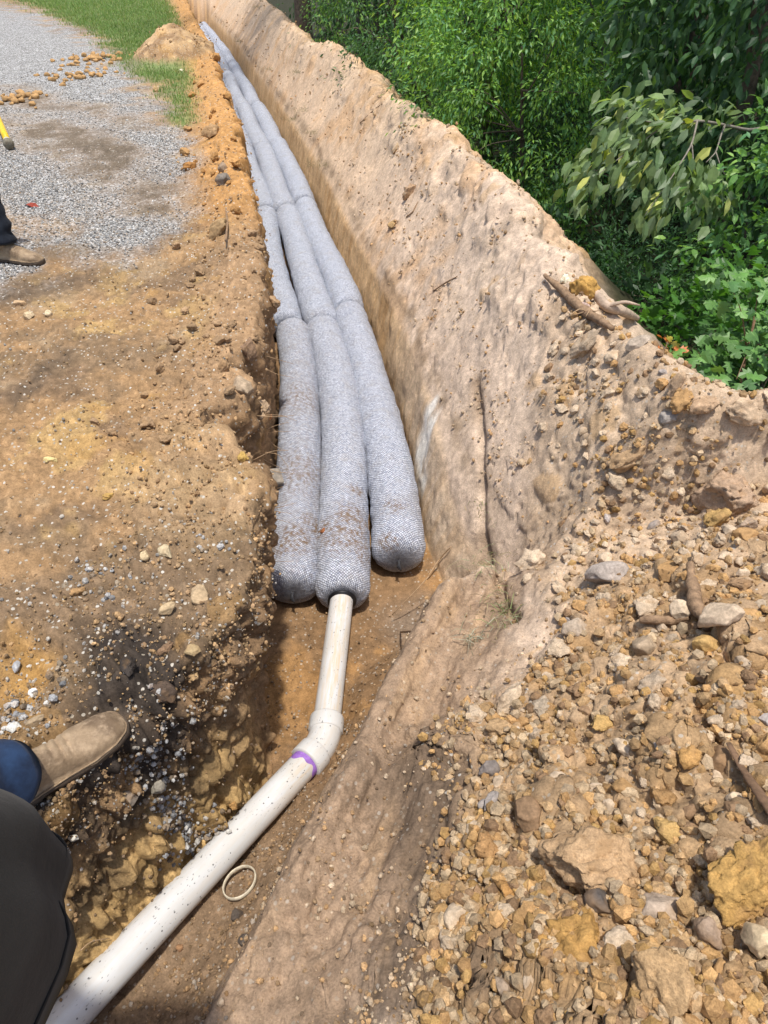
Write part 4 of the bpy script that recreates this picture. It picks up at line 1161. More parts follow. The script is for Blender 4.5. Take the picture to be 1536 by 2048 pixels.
def bundle(row, k):
    y0 = ENDS[row] + k * 3.0; y1 = y0 + 3.0
    if row == -1 and k > 0: y0 += .03
    seg, n = (96, 230) if k == 0 else ((64, 130) if k == 1 else (40, 70))
    # profile along: cap + body + cap
    capl = .095
    cyl = np.linspace(0, 1, n)
    ncap = 14 if k == 0 else 8
    th = np.linspace(0, math.pi / 2, ncap + 1)[:-1]
    t_cap = capl * (1 - np.cos(th)); r_cap = np.sin(th) ** .62
    inner = .40 if (row == 0 and k == 0) else .03
    r_cap = inner + (1 - inner) * r_cap
    s_along = np.r_[y0 + t_cap, np.linspace(y0 + capl, y1 - capl, n), (y1 - t_cap)[::-1]]
    prof = np.r_[r_cap, np.ones(n), r_cap[::-1]]
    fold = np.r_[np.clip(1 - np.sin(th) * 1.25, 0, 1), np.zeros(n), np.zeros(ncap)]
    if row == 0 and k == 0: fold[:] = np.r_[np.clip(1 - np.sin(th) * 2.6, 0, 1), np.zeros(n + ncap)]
    c = row_center(row, s_along)
    jr = np.random.default_rng(500 + row * 20 + k)
    ofs = jr.uniform(-.022, .022, 2) * (0 if k == 0 else 1)
    if row == -1 and k == 1: ofs = np.array([-.045, .01])
    fr = (s_along - y0) / 3.0
    c[:, 0] += ofs[0] * (1 - fr) + ofs[1] * fr
    c[:, 2] += jr.uniform(-.012, .012) * (k > 0)
    t, sd, nn = frames(c)
    ang = np.arange(seg) / seg * 2 * math.pi
    rb_ = TR * prof * (1 + .018 * np.sin(s_along * 31 + row) * (.5 if k == 0 else 1) + .035 * vn(s_along * 3.1, s_along * 0 + row, 0 * s_along + k, 5))
    # outside skin lumps
    R0 = rb_[:, None] * np.ones((1, seg))
    qx = c[:, None, 0] + np.cos(ang) * TR; qy = c[:, None, 1] + 0 * ang; qz = c[:, None, 2] + np.sin(ang) * TR
    lum = .0065 * fbm(qx * 40, qy * 40, qz * 40, 600 + row, 3) + .008 * fbm(qx * 9, qy * 9, qz * 9, 610, 3)
    pf = prof[:, None]
    radial = .05 * np.abs(np.sin(ang * 14 + .6 * np.sin(ang * 3)))[None] * np.clip(1 - pf * 1.1, 0, 1) * rb_[:, None]
    R0 = R0 + lum * pf - radial
    ce, se = np.cos(ang), np.sin(ang)
    se2 = np.where(se < 0, se * .96, se)
    V = c[:, None, :] + (ce[None, :, None] * sd[:, None, :] + se2[None, :, None] * nn[:, None, :]) * R0[..., None]
    V = V.reshape(-1, 3)
    m_ = len(s_along)
    arc = np.r_[0, np.cumsum(np.hypot(np.diff(s_along), np.diff(prof) * TR))]
    # UVs need a seam: duplicate column
    Vg = V.reshape(m_, seg, 3); Vg = np.concatenate([Vg, Vg[:, :1]], 1)
    NS = 54 * .0160
    uu = np.linspace(0, NS, seg + 1)[None, :] * np.ones((m_, 1)); vv = arc[:, None] * np.ones((1, seg + 1))
    i, j = np.meshgrid(np.arange(m_ - 1), np.arange(seg), indexing='ij')
    a = i * (seg + 1) + j
    F = np.stack([a, a + 1, a + seg + 2, a + seg + 1], -1).reshape(-1, 4)
    Vf = Vg.reshape(-1, 3)
    dirt = np.zeros(len(Vf))
    if k == 0:
        for (rw, q, rad, st_) in DIRTS:
            if rw == row: dirt = np.maximum(dirt, st_ * np.exp(-(((Vf - q) ** 2).sum(1)) / rad ** 2))
        dirt = np.clip(dirt * 1.6 + (.30 if row == -1 else .12), 0, 1)
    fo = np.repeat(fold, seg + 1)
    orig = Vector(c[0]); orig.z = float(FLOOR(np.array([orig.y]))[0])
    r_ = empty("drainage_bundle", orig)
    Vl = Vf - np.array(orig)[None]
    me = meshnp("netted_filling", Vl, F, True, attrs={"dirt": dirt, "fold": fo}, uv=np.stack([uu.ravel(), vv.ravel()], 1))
    mkobj("netted_filling", me, M['net'], r_)
    if k == 0 and row != 0:
        # gathered end of the net, tied in a tail
        p0 = c[0]; d = -t[0]
        for q in range(3):
            e = p0 + d * (.026 + .005 * q) + np.array([(.010 * (q - 1)), 0, -.022 - .006 * q])
            o = tube("net_tail", [p0 - d * .02, p0 + d * .018, e], [.012, .006, .003], 8, 10, M['knot'], r_, lump=.5, seed=q)
            o.location = -orig
    if k == 0 and row == 0:
        p0 = c[0]; d = -t[0]
        o = tube("pipe_collar", [p0 + t[0] * .06, p0 + d * .022], .066, 40, None, M['black'], r_); o.location = -orig
        o = tube("collar_ridge", [p0 + d * .004, p0 + d * .015], .071, 40, None, M['black'], r_); o.location = -orig
    look = {(-1, 0): "brown soil smeared across, tied end",
            (0, 0): "white pipe entering its end",
            (1, 0): "tied end, least dirty"}
    if k == 0: lb = "nearest netted foam bundle of the %s row, %s" % (ROWN[row], look[(row, 0)])
    else: lb = "netted foam bundle, %s from the near end in the %s row" % (ORD[k], ROWN[row])
    tag(r_, lb, "drainage bundle", "netted foam drainage bundles laid in the trench")
    return c
C0 = {}
for row in (-1, 0, 1):
    for k in range(9):
        cc = bundle(row, k)
        if k == 0: C0[row] = cc

# ================================================================= the white pipe
pA = C0[0][0] + np.array([0, .05, 0])
pA[2] -= .0
ELB = PD(640, 1492, 1.0) - CAM
ELB = CAM + ELB / ELB[2] * (-.86 - 1.6)
ELB = P(648, 1487, -.86)
END = P(150, 2018, -.66)
far_end = ELB + (END - ELB) * 1.9
root = empty("drain_pipe", Vector((ELB[0], ELB[1], float(FLOOR(np.array([ELB[1]]))[0]))))
tag(root, "white plastic drain pipe with an angled elbow running out of the middle bundle", "pipe")
def pipe_piece(name, pts, r, mat, dirtf=None, seg=48, open_end=False, radii=None, side_fn=None):
    pts = np.asarray(pts, float); t, s, n = frames(pts)
    k = len(pts); ang = np.linspace(0, 2 * np.pi, seg + 1)
    rad = np.full(k, r) if radii is None else np.asarray(radii)
    V = pts[:, None] + (np.cos(ang)[None, :, None] * s[:, None] + np.sin(ang)[None, :, None] * n[:, None]) * rad[:, None, None]
    arc = np.r_[0, np.cumsum(np.linalg.norm(np.diff(pts, axis=0), axis=1))]
    uv = np.stack([np.broadcast_to(ang * r, (k, seg + 1)).ravel(), np.broadcast_to(arc[:, None], (k, seg + 1)).ravel()], 1)
    i, j = np.meshgrid(np.arange(k - 1), np.arange(seg), indexing='ij'); a = i * (seg + 1) + j
    F = np.stack([a, a + 1, a + seg + 2, a + seg + 1], -1).reshape(-1, 4)
    dv = np.zeros((k, seg + 1)) if dirtf is None else dirtf(arc[:, None], ang[None, :])
    me = meshnp(name, V.reshape(-1, 3) - np.array(root.location)[None], F, True, attrs={"dirt": (dv * np.ones((k, seg + 1))).ravel()}, uv=uv)
    return mkobj(name, me, mat, root)
dA = pA - ELB; dA /= np.linalg.norm(dA); dB = END - ELB; dB /= np.linalg.norm(dB)
ln = lambda a, b, n: a[None] + (b - a)[None] * np.linspace(0, 1, n)[:, None]
pipe_piece("upper_pipe", ln(pA, ELB + dA * .03, 60), .0572, M['pvc'], lambda a, g: .25 + .75 * np.clip(np.sin(g) * .4 - np.cos(g) * 1.0 * 0 + np.exp(-((g - 1.9) / .5) ** 2), 0, 1))
pipe_piece("lower_pipe", ln(ELB + dB * .03, far_end, 120), .0572, M['pvc'], lambda a, g: .22 + .78 * np.exp(-((a - .12) / .13) ** 2) * np.clip(.3 - np.cos(g), 0, 1))
# elbow: two hubs and a mitred bend
bend = []
for q in np.linspace(0, 1, 13):
    A_p = ELB + dA * .060; B_p = ELB + dB * .060
    bend.append((1 - q) ** 2 * A_p + 2 * q * (1 - q) * ELB + q * q * B_p)
pipe_piece("elbow_bend", bend, .0650, M['pvc'], lambda a, g: .35)
for d_, nm in ((dA, "upper_hub"), (dB, "lower_hub")):
    pts = [ELB + d_ * q for q in (.050, .052, .056, .112, .1165, .118)]
    pipe_piece("elbow_hub", pts, .07, M['pvc'], lambda a, g: .25, radii=[.0650, .0700, .0715, .0715, .0700, .058])
tape = [ELB + dB * q for q in (.108, .112, .146, .148)]
me_o = pipe_piece("primer_band", tape, .058, M['purple'], radii=[.0574, .0579, .0579, .0574])
# make the primer band uneven in width like brushed primer
mv = me_o.data.vertices
for v_ in mv:
    w_ = Vector(v_.co) + Vector(root.location); d_ = np.array(w_) - ELB; al = float(d_ @ dB)
    if al > .12:
        rv = d_ - al * dB
        a_ = math.atan2(rv[2], rv @ np.cross(dB, [0, 0, 1.]))
        sh = .012 * math.sin(a_ * 1.7 + .8) + .006 * math.sin(a_ * 7)
        v_.co = v_.co + Vector(dB * sh)

# thin cut ring of pipe lying on the floor
p, n = hit(483, 1775)
def torus(name, R0, r0, mat, parent=None, sq=.35, seg=48, s2=10):
    V = []; F = []
    for i in range(seg):
        a = i / seg * 2 * math.pi
        rr0 = R0 * (1 + .04 * math.sin(2 * a + .4))
        for j in range(s2):
            b = j / s2 * 2 * math.pi
            V.append(((rr0 + r0 * sq * math.cos(b)) * math.cos(a), (rr0 + r0 * sq * math.cos(b)) * math.sin(a), r0 * math.sin(b)))
    for i in range(seg):
        for j in range(s2):
            F.append((i * s2 + j, ((i + 1) % seg) * s2 + j, ((i + 1) % seg) * s2 + (j + 1) % s2, i * s2 + (j + 1) % s2))
    me = bpy.data.meshes.new(name); me.from_pydata(V, [], F); me.polygons.foreach_set("use_smooth", np.ones(len(F), bool))
    return mkobj(name, me, mat, parent)
o = torus("plastic_ring", .056, .0075, M['ringpvc'], sq=.42); mk_ = np.hypot(PT[:, 0] - p.x, PT[:, 1] - p.y) < .058
A3 = np.c_[PT[mk_][:, 0] - p.x, PT[mk_][:, 1] - p.y, np.ones(mk_.sum())]; sx_, sy_, s0_ = np.linalg.lstsq(A3, PT[mk_][:, 2], rcond=None)[0]
nr_ = Vector((-sx_ * .5, -sy_ * .5 + .05, 1)).normalized(); o.rotation_euler = nr_.to_track_quat('Z', 'Y').to_euler(); o.location = Vector((p.x, p.y, s0_)) + nr_ * .026
tag(o, "thin cut ring of dirty white plastic pipe on the trench floor", "ring")

# block in front of the left bundle
def boxy(name, sx, sy, sz, mat, bev=.004, seed=0, rough=.002):
    import bmesh
    bm = bmesh.new(); bmesh.ops.create_cube(bm, size=1)
    bmesh.ops.scale(bm, vec=(sx, sy, sz), verts=bm.verts)
    bmesh.ops.bevel(bm, geom=bm.edges[:], offset=bev, segments=2, affect='EDGES')
    bmesh.ops.subdivide_edges(bm, edges=bm.edges[:], cuts=2, use_grid_fill=True)
    for v_ in bm.verts:
        v_.co += Vector(mnoise.noise_vector(v_.co * 40 + Vector((seed, 0, 0)))) * rough
    me = bpy.data.meshes.new(name); bm.to_mesh(me); bm.free()
    return mkobj(name, me, mat)
o = boxy("wooden_block", .085, .095, .05, M['block'], rough=.003)
o.location = P(548, 955, -.74); o.rotation_euler = (.55, .35, .6)
tag(o, "small squared grey-brown block leaning between the left wall and the left bundle", "block")
o = rock('stone', STONES[2], Vector(P(648, 1062, -.80)), Vector((0, 0, 1)), .05, (1, 1, .8), (.26, .10, .04), 0, .5, "rust-brown pebble lodged between the left and middle bundles", 'stone')
o = rock('stone', STONES[3], Vector(P(643, 1118, -.83)), Vector((0, 0, 1)), .03, (1, 1, .8), (.26, .13, .06), 0, .5, "small brown pebble lower down between the left and middle bundles", 'stone')

# ================================================================= roots and sticks
def onground(px, lift=0.0, n=None):
    return [np.array(hit(u, v)[0]) + np.array([0, 0, lift]) for u, v in px]
def stick(name, px, rad, mat, lb, cat='stick', lift=.01, n=28, lump=.35, seed=1, flat=1):
    pts = onground(px, lift)
    r0 = empty(name, Vector(pts[0]))
    o = tube("stem", pts, rad, 9, n, mat, r0, lump=lump, seed=seed, flat=flat); o.location = -Vector(pts[0])
    tag(r0, lb, cat); return r0, pts
r0, pts = stick("root", [(1088, 562), (1120, 588), (1150, 618), (1190, 648), (1222, 668)], [.010, .020, .024, .022, .012], M['wood'], "split dark brown root lying along the crest, left of the pale one", 'root', .03, lump=.5, seed=3)
for kx, (du, dv) in enumerate(((12, 14), (-8, 22), (16, -10), (-20, 6), (4, 26), (-28, 16))):
    q = pts[3] * .6 + pts[2] * .4
    e = q + np.array([du * .004, -dv * .004, rng.uniform(-.02, .04)])
    o = tube("rootlet", [q, (q + e) / 2 + rng.normal(size=3) * .012, e], [.004, .003, .001], 5, 8, M['hairroot'], r0); o.location = -r0.location
r0, pts = stick("root", [(1186, 600), (1205, 625), (1240, 632), (1272, 648)], [.024, .026, .022, .012], M['palewood'], "thick pale forked root on the crest beside the orange-yellow clod", 'root', .035, lump=.22, seed=5)
q = pts[1]; o = tube("fork", [q, q + np.array([.09, -.01, .03]), q + np.array([.17, -.015, .012])], [.012, .009, .003], 7, 10, M['palewood'], r0, lump=.3); o.location = -r0.location
stick("root", [(1374, 1140), (1380, 1180), (1388, 1225), (1412, 1270)], [.012, .019, .021, .014], M['wood'], "upright broken reddish-brown root lying in the heap", 'root', .03, lump=.6, seed=7)
stick("root", [(1275, 1252), (1310, 1252), (1345, 1248), (1375, 1246)], [.010, .015, .015, .010], M['wood'], "short frayed root lying crosswise left of the upright one", 'root', .025, lump=.6, seed=9)
stick("stick", [(1448, 1505), (1475, 1550), (1505, 1600), (1545, 1648)], [.007, .010, .013, .014], M['twig'], "dark brown bark stick at the right edge of the heap", lift=.035, seed=11, flat=.5)
stick("twig", [(1282, 1586), (1300, 1584), (1312, 1580)], [.002, .003, .001], M['hairroot'], "short pale rootlet on fine rubble in the middle of the heap", 'twig', .012, n=10)
stick("stick", [(456, 432), (459, 462), (456, 498)], [.006, .008, .006], M['wood'], "pale stick lying on the near left rim above the lip", lift=.05, n=12)
stick("stick", [(865, 588), (885, 572), (915, 556)], [.004, .006, .003], M['wood'], "thin stick lying on the smooth bank", lift=.012, n=10)
stick("stick", [(722, 248), (745, 222), (765, 208)], [.006, .008, .004], M['wood'], "thin stick high on the far bank", lift=.015, n=10)
stick("stick", [(812, 440), (828, 425), (835, 405)], [.004, .006, .003], M['wood'], "thin stick near the brown flat clod on the bank", lift=.012, n=10)
stick("stick", [(800, 1268), (830, 1266), (868, 1268)], [.004, .006, .004], M['wood'], "short stick on the muddy floor right of the pipe", lift=.012, n=10)
stick("root_thread", [(900, 1102), (880, 1125), (855, 1160)], [.003, .0045, .003], M['hairroot'], "long pale root thread hanging over the near end of the right bundle", 'root', .03, n=12)
pA_, pB_ = P(858, 1152, -.80), P(785, 1228, -.98)
o = tube("root_thread", [pA_, (pA_ + pB_) / 2 + [.01, -.01, .02], pB_], [.0035, .003, .002], 6, 14, M['hairroot']); tag(o, "pale root thread from the right bundle's tied end down to the floor", 'root')
stick("root_thread", [(672, 1516), (700, 1503), (735, 1496)], [.0015, .002, .001], M['hairroot'], "hair-thin root on the slope right of the elbow", 'root', .02, n=12)
stick("twig", [(170, 1910), (195, 1896), (228, 1890)], [.002, .002, .001], M['hairroot'], "thin dry stem across the lower white pipe", 'twig', .05, n=8)
# hair roots on the left wall
for k in range(16):
    yy_ = rng.uniform(2.1, 3.4); zz_ = rng.uniform(-.65, -.12)
    fx = float(XLB(np.array([yy_]))[0] * (1 - (zz_ + 1) / 1) + float(_xll(np.array([yy_]))[0]) * ((zz_ + 1) / 1)) - .05
    st_ = np.array([fx, yy_, zz_]); l_ = rng.uniform(.10, .2)
    e = st_ + np.array([l_, rng.uniform(-.06, .06), rng.uniform(-.10, .04)])
    o = tube("hair_root", [st_, (st_ + e) / 2 + rng.normal(size=3) * .015, e], [.0022, .0016, .0008], 5, 9, M['hairroot'])
    tag(o, "fine pale root sticking out of the left trench wall among others like it", 'root', 'hair roots of the left wall')
# dead grass at the old ground line of the bank
def tuft(u, v, n, h, cols, lb, spread=.05, z_=.0, nm="grass_tuft"):
    p, _ = hit(u, v)
    V = []; F = []; Cc = []
    for k in range(n):
        q = np.array(p) + np.r_[rng.normal(size=2) * spread, 0]; a = rng.uniform(0, 6.28); hh = h * rng.uniform(.5, 1.3)
        s_ = np.array([math.cos(a), math.sin(a), 0]) * .0016; l_ = np.array([rng.normal() * .7, rng.normal() * .7 - .3, .5 * rng.random() + .15]) * hh
        b_ = len(V); V += [q - s_, q + s_, q + l_ * .55 + s_ + [0, 0, .01], q + l_ * .55 - s_ + [0, 0, .01], q + l_ + np.array([0, 0, -.3 * hh])]
        F += [(b_, b_ + 1, b_ + 2), (b_, b_ + 2, b_ + 3), (b_ + 3, b_ + 2, b_ + 4)]
        c = np.array(cols[rng.integers(len(cols))]) * rng.uniform(.7, 1.2); Cc += [c] * 5
    o = mkobj(nm, meshnp(nm, np.array(V), np.array(F), False, tint=np.array(Cc)), M['grass']); tag(o, lb, 'grass tuft', kind='stuff'); return o
dead = [(.36, .30, .18), (.22, .17, .10), (.20, .24, .10), (.30, .33, .20)]
tuft(1018, 1205, 90, .07, dead + [(.22, .30, .12)], "green and straw tuft hanging at the corner of the cut bank", .05)
tuft(1022, 1250, 70, .07, dead, "grey-green dead tuft just below the green one at the cut corner", .04)
tuft(960, 1278, 60, .07, [(.38, .38, .30), (.30, .28, .20)], "pale grey tuft on the floor end of the cut bank", .04)
tuft(985, 1130, 60, .05, dead, "thin straw tuft in the crack up the old ground line", .05)
tuft(975, 1020, 50, .05, dead, "straw wisps in the crack on the smooth bank", .05)
for k, (u, v) in enumerate(((545, 140), (598, 145), (612, 222), (632, 265), (648, 330), (590, 240), (520, 15), (480, 85))):
    tuft(u, v, 70, .12, [(.16, .15, .07), (.24, .20, .11), (.10, .12, .05)], ["dark tuft of dead grass high on the far bank", "second dark tuft beside the first on the far bank", "olive tuft at the middle of the old ground line",
         "small tuft below the olive one", "lowest straw tuft of the old ground line", "faint tuft between the olive one and the wall", "tuft at the top of the bank by the frame's edge", "tuft close to the far bend of the trench"][k], .10)

# dry red leaf on gravel
p, n = hit(65, 414)
me = bpy.data.meshes.new("dry_leaf")
me.from_pydata([(-.05, 0, .0), (-.02, .028, .012), (.03, .02, .02), (.07, -.005, .004), (.02, -.024, .006), (-.025, -.026, .018), (0, 0, .004)], [], [(0, 1, 6), (1, 2, 6), (2, 3, 6), (3, 4, 6), (4, 5, 6), (5, 0, 6)])
o = mkobj("dry_leaf", me, M['redleaf']); o.location = p + Vector((0, 0, .012)); o.rotation_euler = (.1, .1, -.2)
tag(o, "curled dry red leaf lying on the grey gravel", "leaf")

# ================================================================= trees and brush
LEAFS = {}
def leafshape(kind):
    if kind == 'oval':      # long pointed leaf folded along its midrib
        V = [(0, 0, 0), (.30, -.22, .05), (.30, .22, .05), (.65, -.19, .03), (.65, .19, .03), (1, 0, -.10), (.33, 0, 0), (.66, 0, -.01)]
        F = [(0, 1, 6), (0, 6, 2), (1, 3, 7), (1, 7, 6), (6, 7, 4), (6, 4, 2), (3, 5, 7), (7, 5, 4)]
    elif kind == 'card':    # cheap leaflet
        V = [(0, 0, 0), (.45, -.20, .04), (.45, .20, .04), (1, 0, -.08)]
        F = [(0, 1, 3), (0, 3, 2)]
    else:                   # lobed maple leaf
        V = [(0, 0, 0)]
        prof = [(0.10, 0), (.42, .34), (.22, .30), (.62, .50), (.50, .20), (.95, .0)]
        out = [(.05, .06), (.12, .38), (.30, .22), (.50, .52), (.55, .20), (.78, .24), (1.0, 0), (.78, -.24), (.55, -.20), (.50, -.52), (.30, -.22), (.12, -.38), (.05, -.06)]
        V = [(.38, 0, .03)] + [(a, b, -.12 * abs(b)) for a, b in out]
        F = [(0, k + 2, k + 1) for k in range(len(out) - 1)] + [(0, 1, len(out))]
    return np.array(V, float), np.array(F)
for k in ('oval', 'card', 'maple'): LEAFS[k] = leafshape(k)

def leafcloud(name, pos, dirs, size, kind, cols, parent, r, mat=None, jit=.3, kindstuff=True):
    n = len(pos); V0, F0 = LEAFS[kind]
    d = dirs + r.normal(size=(n, 3)) * jit; d /= np.linalg.norm(d, axis=1)[:, None]
    up = np.tile([0, 0, 1.0], (n, 1)) + r.normal(size=(n, 3)) * .45
    s = np.cross(up, d); s /= np.linalg.norm(s, axis=1)[:, None] + 1e-9
    u = np.cross(d, s)
    sz = size * r.uniform(.6, 1.3, n)
    V = pos[:, None, :] + sz[:, None, None] * (V0[None, :, 0:1] * d[:, None] + V0[None, :, 1:2] * s[:, None] + V0[None, :, 2:3] * u[:, None])
    F = F0[None] + (np.arange(n) * len(V0))[:, None, None]
    pal = np.array(cols); c = pal[r.integers(0, len(pal), n)] * r.uniform(.75, 1.25, (n, 1))
    me = meshnp(name, V.reshape(-1, 3), F.reshape(-1, 3), False, tint=np.repeat(c, len(V0), 0))
    o = mkobj(name, me, mat or M['leaf'], parent)
    if kindstuff: o['kind'] = 'stuff'
    return o

def tree(name, base, crown, rad, nclus, per, size, cols, label, cat, seed, kind='card', drop=.6, trunk=.06, group=None, clr=.22, shell=.55, tmat='bark', brs=7, topcol=None):
    """base: foot; crown: centre; rad: crown radii; clusters of leaves on twigs through the crown"""
    r = np.random.default_rng(seed)
    base = np.array(base, float); crown = np.array(crown, float); rad = np.array(rad, float)
    root = empty(name, Vector(base)); off = -Vector(base)
    mid_ = (base + crown) / 2 + r.normal(size=3) * .08
    o = tube("trunk", [base - [0, 0, .3], mid_, crown + [0, 0, rad[2] * .4]], [trunk, trunk * .8, trunk * .3], 10, 24, M[tmat], root, lump=.15, seed=seed); o.location = off
    cl = []
    while len(cl) < nclus:
        v = r.normal(size=3); v /= np.linalg.norm(v)
        q = v * (shell + (1 - shell) * r.random()) * (1 + .28 * float(vn(v[0] * 2.2 + seed, v[1] * 2.2, v[2] * 2.2, seed)))
        cl.append(crown + q * rad)
    cl = np.array(cl)
    for k in range(brs):
        e = cl[r.integers(len(cl))]; s_ = base + (crown + [0, 0, rad[2] * .3] - base) * r.uniform(.4, .95)
        o = tube("branch", [s_, (s_ + e) / 2 + r.normal(size=3) * .08 + [0, 0, .08], e], [trunk * .35, trunk * .2, trunk * .06], 6, 10, M[tmat], root, seed=k); o.location = off
    P_ = []; D_ = []
    for c in cl:
        out = (c - crown) / rad; out /= np.linalg.norm(out) + 1e-9
        ax = out + r.normal(size=3) * .5 - np.array([0, 0, drop * .7]); ax /= np.linalg.norm(ax)
        m = per
        t_ = r.random(m) * clr * 2
        off_ = r.normal(size=(m, 3)) * clr * .42
        pp = c + ax * t_[:, None] + off_
        dd_ = ax * .6 + off_ / (np.linalg.norm(off_, axis=1)[:, None] + 1e-6) * .9 - np.array([0, 0, drop])
        P_.append(pp); D_.append(dd_)
    o = leafcloud("crown", np.vstack(P_), np.vstack(D_), size, kind, cols, root, r); o.location = off
    tag(root, label, cat, group)
    return root

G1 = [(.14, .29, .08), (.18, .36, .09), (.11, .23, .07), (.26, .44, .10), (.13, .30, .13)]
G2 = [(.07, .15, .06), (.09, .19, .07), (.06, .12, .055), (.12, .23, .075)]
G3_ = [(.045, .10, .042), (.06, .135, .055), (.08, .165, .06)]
GY = [(.20, .36, .05), (.30, .42, .06), (.13, .28, .04)]
def gz(x_, y_):
    return float(Hsurf(np.array([x_]), np.array([y_]))[0][0])
def B(x_, y_): return (x_, y_, gz(x_, y_))
tree("locust_tree", B(1.75, 8.3), (1.35, 7.9, .15), (1.15, 1.0, 1.55), 420, 46, .055, G1 + GY[:1], "bright green feathery tree with fine drooping leaflets behind the middle of the bank", "tree", 21, clr=.16, trunk=.03, topcol=None)
tree("locust_tree", B(1.4, 9.3), (1.25, 9.0, 1.0), (1.15, .8, .95), 260, 42, .065, GY + G1, "yellow-green sunlit tree at the top edge of the photo behind the feathery one", "tree", 22, clr=.2, trunk=.08)
tree("leafy_bush", B(.95, 11.6), (.45, 11.3, -.1), (.95, .9, 1.0), 200, 44, .06, [(.05, .13, .045), (.07, .17, .055), (.04, .10, .03)], "grey-green bush peeping over the crest left of the feathery tree", "bush", 23, clr=.18, trunk=.05)
tree("leafy_tree", B(.7, 14.8), (.0, 14.5, .5), (1.2, 1.2, 2.0), 300, 42, .07, G1 + G2, "mid green rounded tree left of the sunlit one, right of the bare trunk", "tree", 24, clr=.22, trunk=.10)
tree("leafy_tree", B(1.9, 15.5), (1.5, 15.0, 1.2), (1.4, 1.3, 2.2), 260, 42, .08, G2, "dark narrow-leaved tree between the rounded tree and the yellow-green one", "tree", 25, clr=.24, trunk=.10)
tree("dark_tree", B(3.6, 7.8), (3.1, 7.1, 1.1), (1.35, 1.1, 1.7), 420, 40, .085, G2 + G3_, "big-leaved dark tree filling the upper right corner", "tree", 26, kind='oval', clr=.22, trunk=.11, drop=.8) if False else None
tree("dark_tree", B(3.9, 7.9), (3.15, 6.9, 1.15), (1.25, 1.0, 1.55), 300, 26, .10, G2 + G3_ + [(.06, .13, .05)], "big-leaved dark tree filling the upper right corner", "tree", 26, kind='oval', clr=.22, trunk=.11, drop=.8)
tree("dark_shrub", B(2.6, 6.3), (2.35, 5.9, -1.25), (1.0, .85, .85), 420, 44, .042, [(.055, .13, .05), (.075, .17, .06), (.08, .18, .08)], "dark small-leaved shrub below the drooping branch", "shrub", 27, clr=.13, trunk=.05, drop=.1)
tree("dark_shrub", B(1.75, 5.4), (1.75, 5.5, -1.25), (.75, .7, .75), 220, 40, .045, [(.03, .09, .03), (.045, .12, .035)], "dim shrub half hidden behind the crest beside the forked roots", "shrub", 28, clr=.13, trunk=.04, drop=.1)
tree("leafy_tree", B(2.6, 9.3), (2.5, 9.0, -.9), (1.2, 1.0, 1.2), 300, 40, .06, G3_, "dim green tree in the shade behind the small-leaved shrub", "tree", 29, clr=.2, trunk=.06)
# mass of forest behind
k = 0
for (bx, by, cz, rx, rz_) in ((5.2, 9.5, .4, 1.8, 2.6), (4.4, 11.5, 1.4, 1.9, 2.6), (6.8, 8.0, .0, 1.8, 2.6), (3.4, 13.5, 1.0, 1.8, 2.8), (5.6, 14.5, 1.8, 2.2, 3.0), (3.0, 18, 1.4, 2.1, 3.2),
                              (1.6, 20, 1.5, 1.9, 3.2), (7.6, 11.8, 1.2, 2.2, 3.0), (-.2, 23, 1.5, 2.0, 3.4), (9.5, 9.5, .8, 2.2, 3), (4.9, 20, 1.8, 2.4, 3.4), (-1.5, 28, 1.6, 2.4, 3.6), (8, 17, 2, 2.6, 3.4), (2.2, 26, 2, 2.6, 3.6)):
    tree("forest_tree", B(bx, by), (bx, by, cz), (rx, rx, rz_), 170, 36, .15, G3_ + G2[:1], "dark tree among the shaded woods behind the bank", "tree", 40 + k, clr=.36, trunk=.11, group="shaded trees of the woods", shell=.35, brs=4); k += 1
# unseen high canopy above the view, added to keep the wood dark
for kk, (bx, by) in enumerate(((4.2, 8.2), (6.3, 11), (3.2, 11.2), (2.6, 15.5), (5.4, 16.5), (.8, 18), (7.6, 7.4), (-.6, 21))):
    tree("added_shade_tree", B(bx, by), (bx, by, 5.6), (2.3, 2.3, 1.6), 90, 36, .26, G3_, "added tall tree, its unseen crown shading the woods from above", "tree", 70 + kk, clr=.5, trunk=.14, group="unseen crowns added for shade", shell=.1, brs=5)
# the bare trunk at the top of the photo
tb = P(597, 62, -.02)
tx, ty = -1.75, 18.0
root = empty("bare_trunk_tree", Vector((tx, ty, gz(tx, ty))))
o = tube("trunk", [(tx, ty, gz(tx, ty) - .3), (tx - .03, ty, 1.0), (tx - .1, ty, 3.5), (tx - .2, ty + .2, 7)], [.19, .15, .13, .09], 14, 40, M['bark'], root, lump=.18, seed=4); o.location = -root.location
r_ = np.random.default_rng(99)
pp = np.array([tx - .2, ty + .2, 7.2]) + r_.normal(size=(2500, 3)) * [1.5, 1.5, .9]
o = leafcloud("crown", pp, np.tile([0, 0, -.4], (2500, 1)), .22, 'card', G2, root, r_, jit=1); o.location = -root.location
tag(root, "bare grey tree trunk standing behind the crest at the top edge of the photo", "tree")
# forest floor litter and undergrowth
r_ = np.random.default_rng(77)
n_ = 26000
ux = r_.uniform(.2, 14, n_); uy = r_.uniform(2.6, 30, n_)
q_ = Hsurf(ux, uy); ok = q_[3] > .9
pp = np.stack([ux, uy, q_[0]], 1)[ok]; pp[:, 2] += r_.random(ok.sum()) ** 2 * .5
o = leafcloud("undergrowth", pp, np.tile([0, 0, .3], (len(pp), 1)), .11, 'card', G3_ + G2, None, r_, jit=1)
tag(o, "low dark green undergrowth covering the slope under the trees", "undergrowth", kind='stuff')

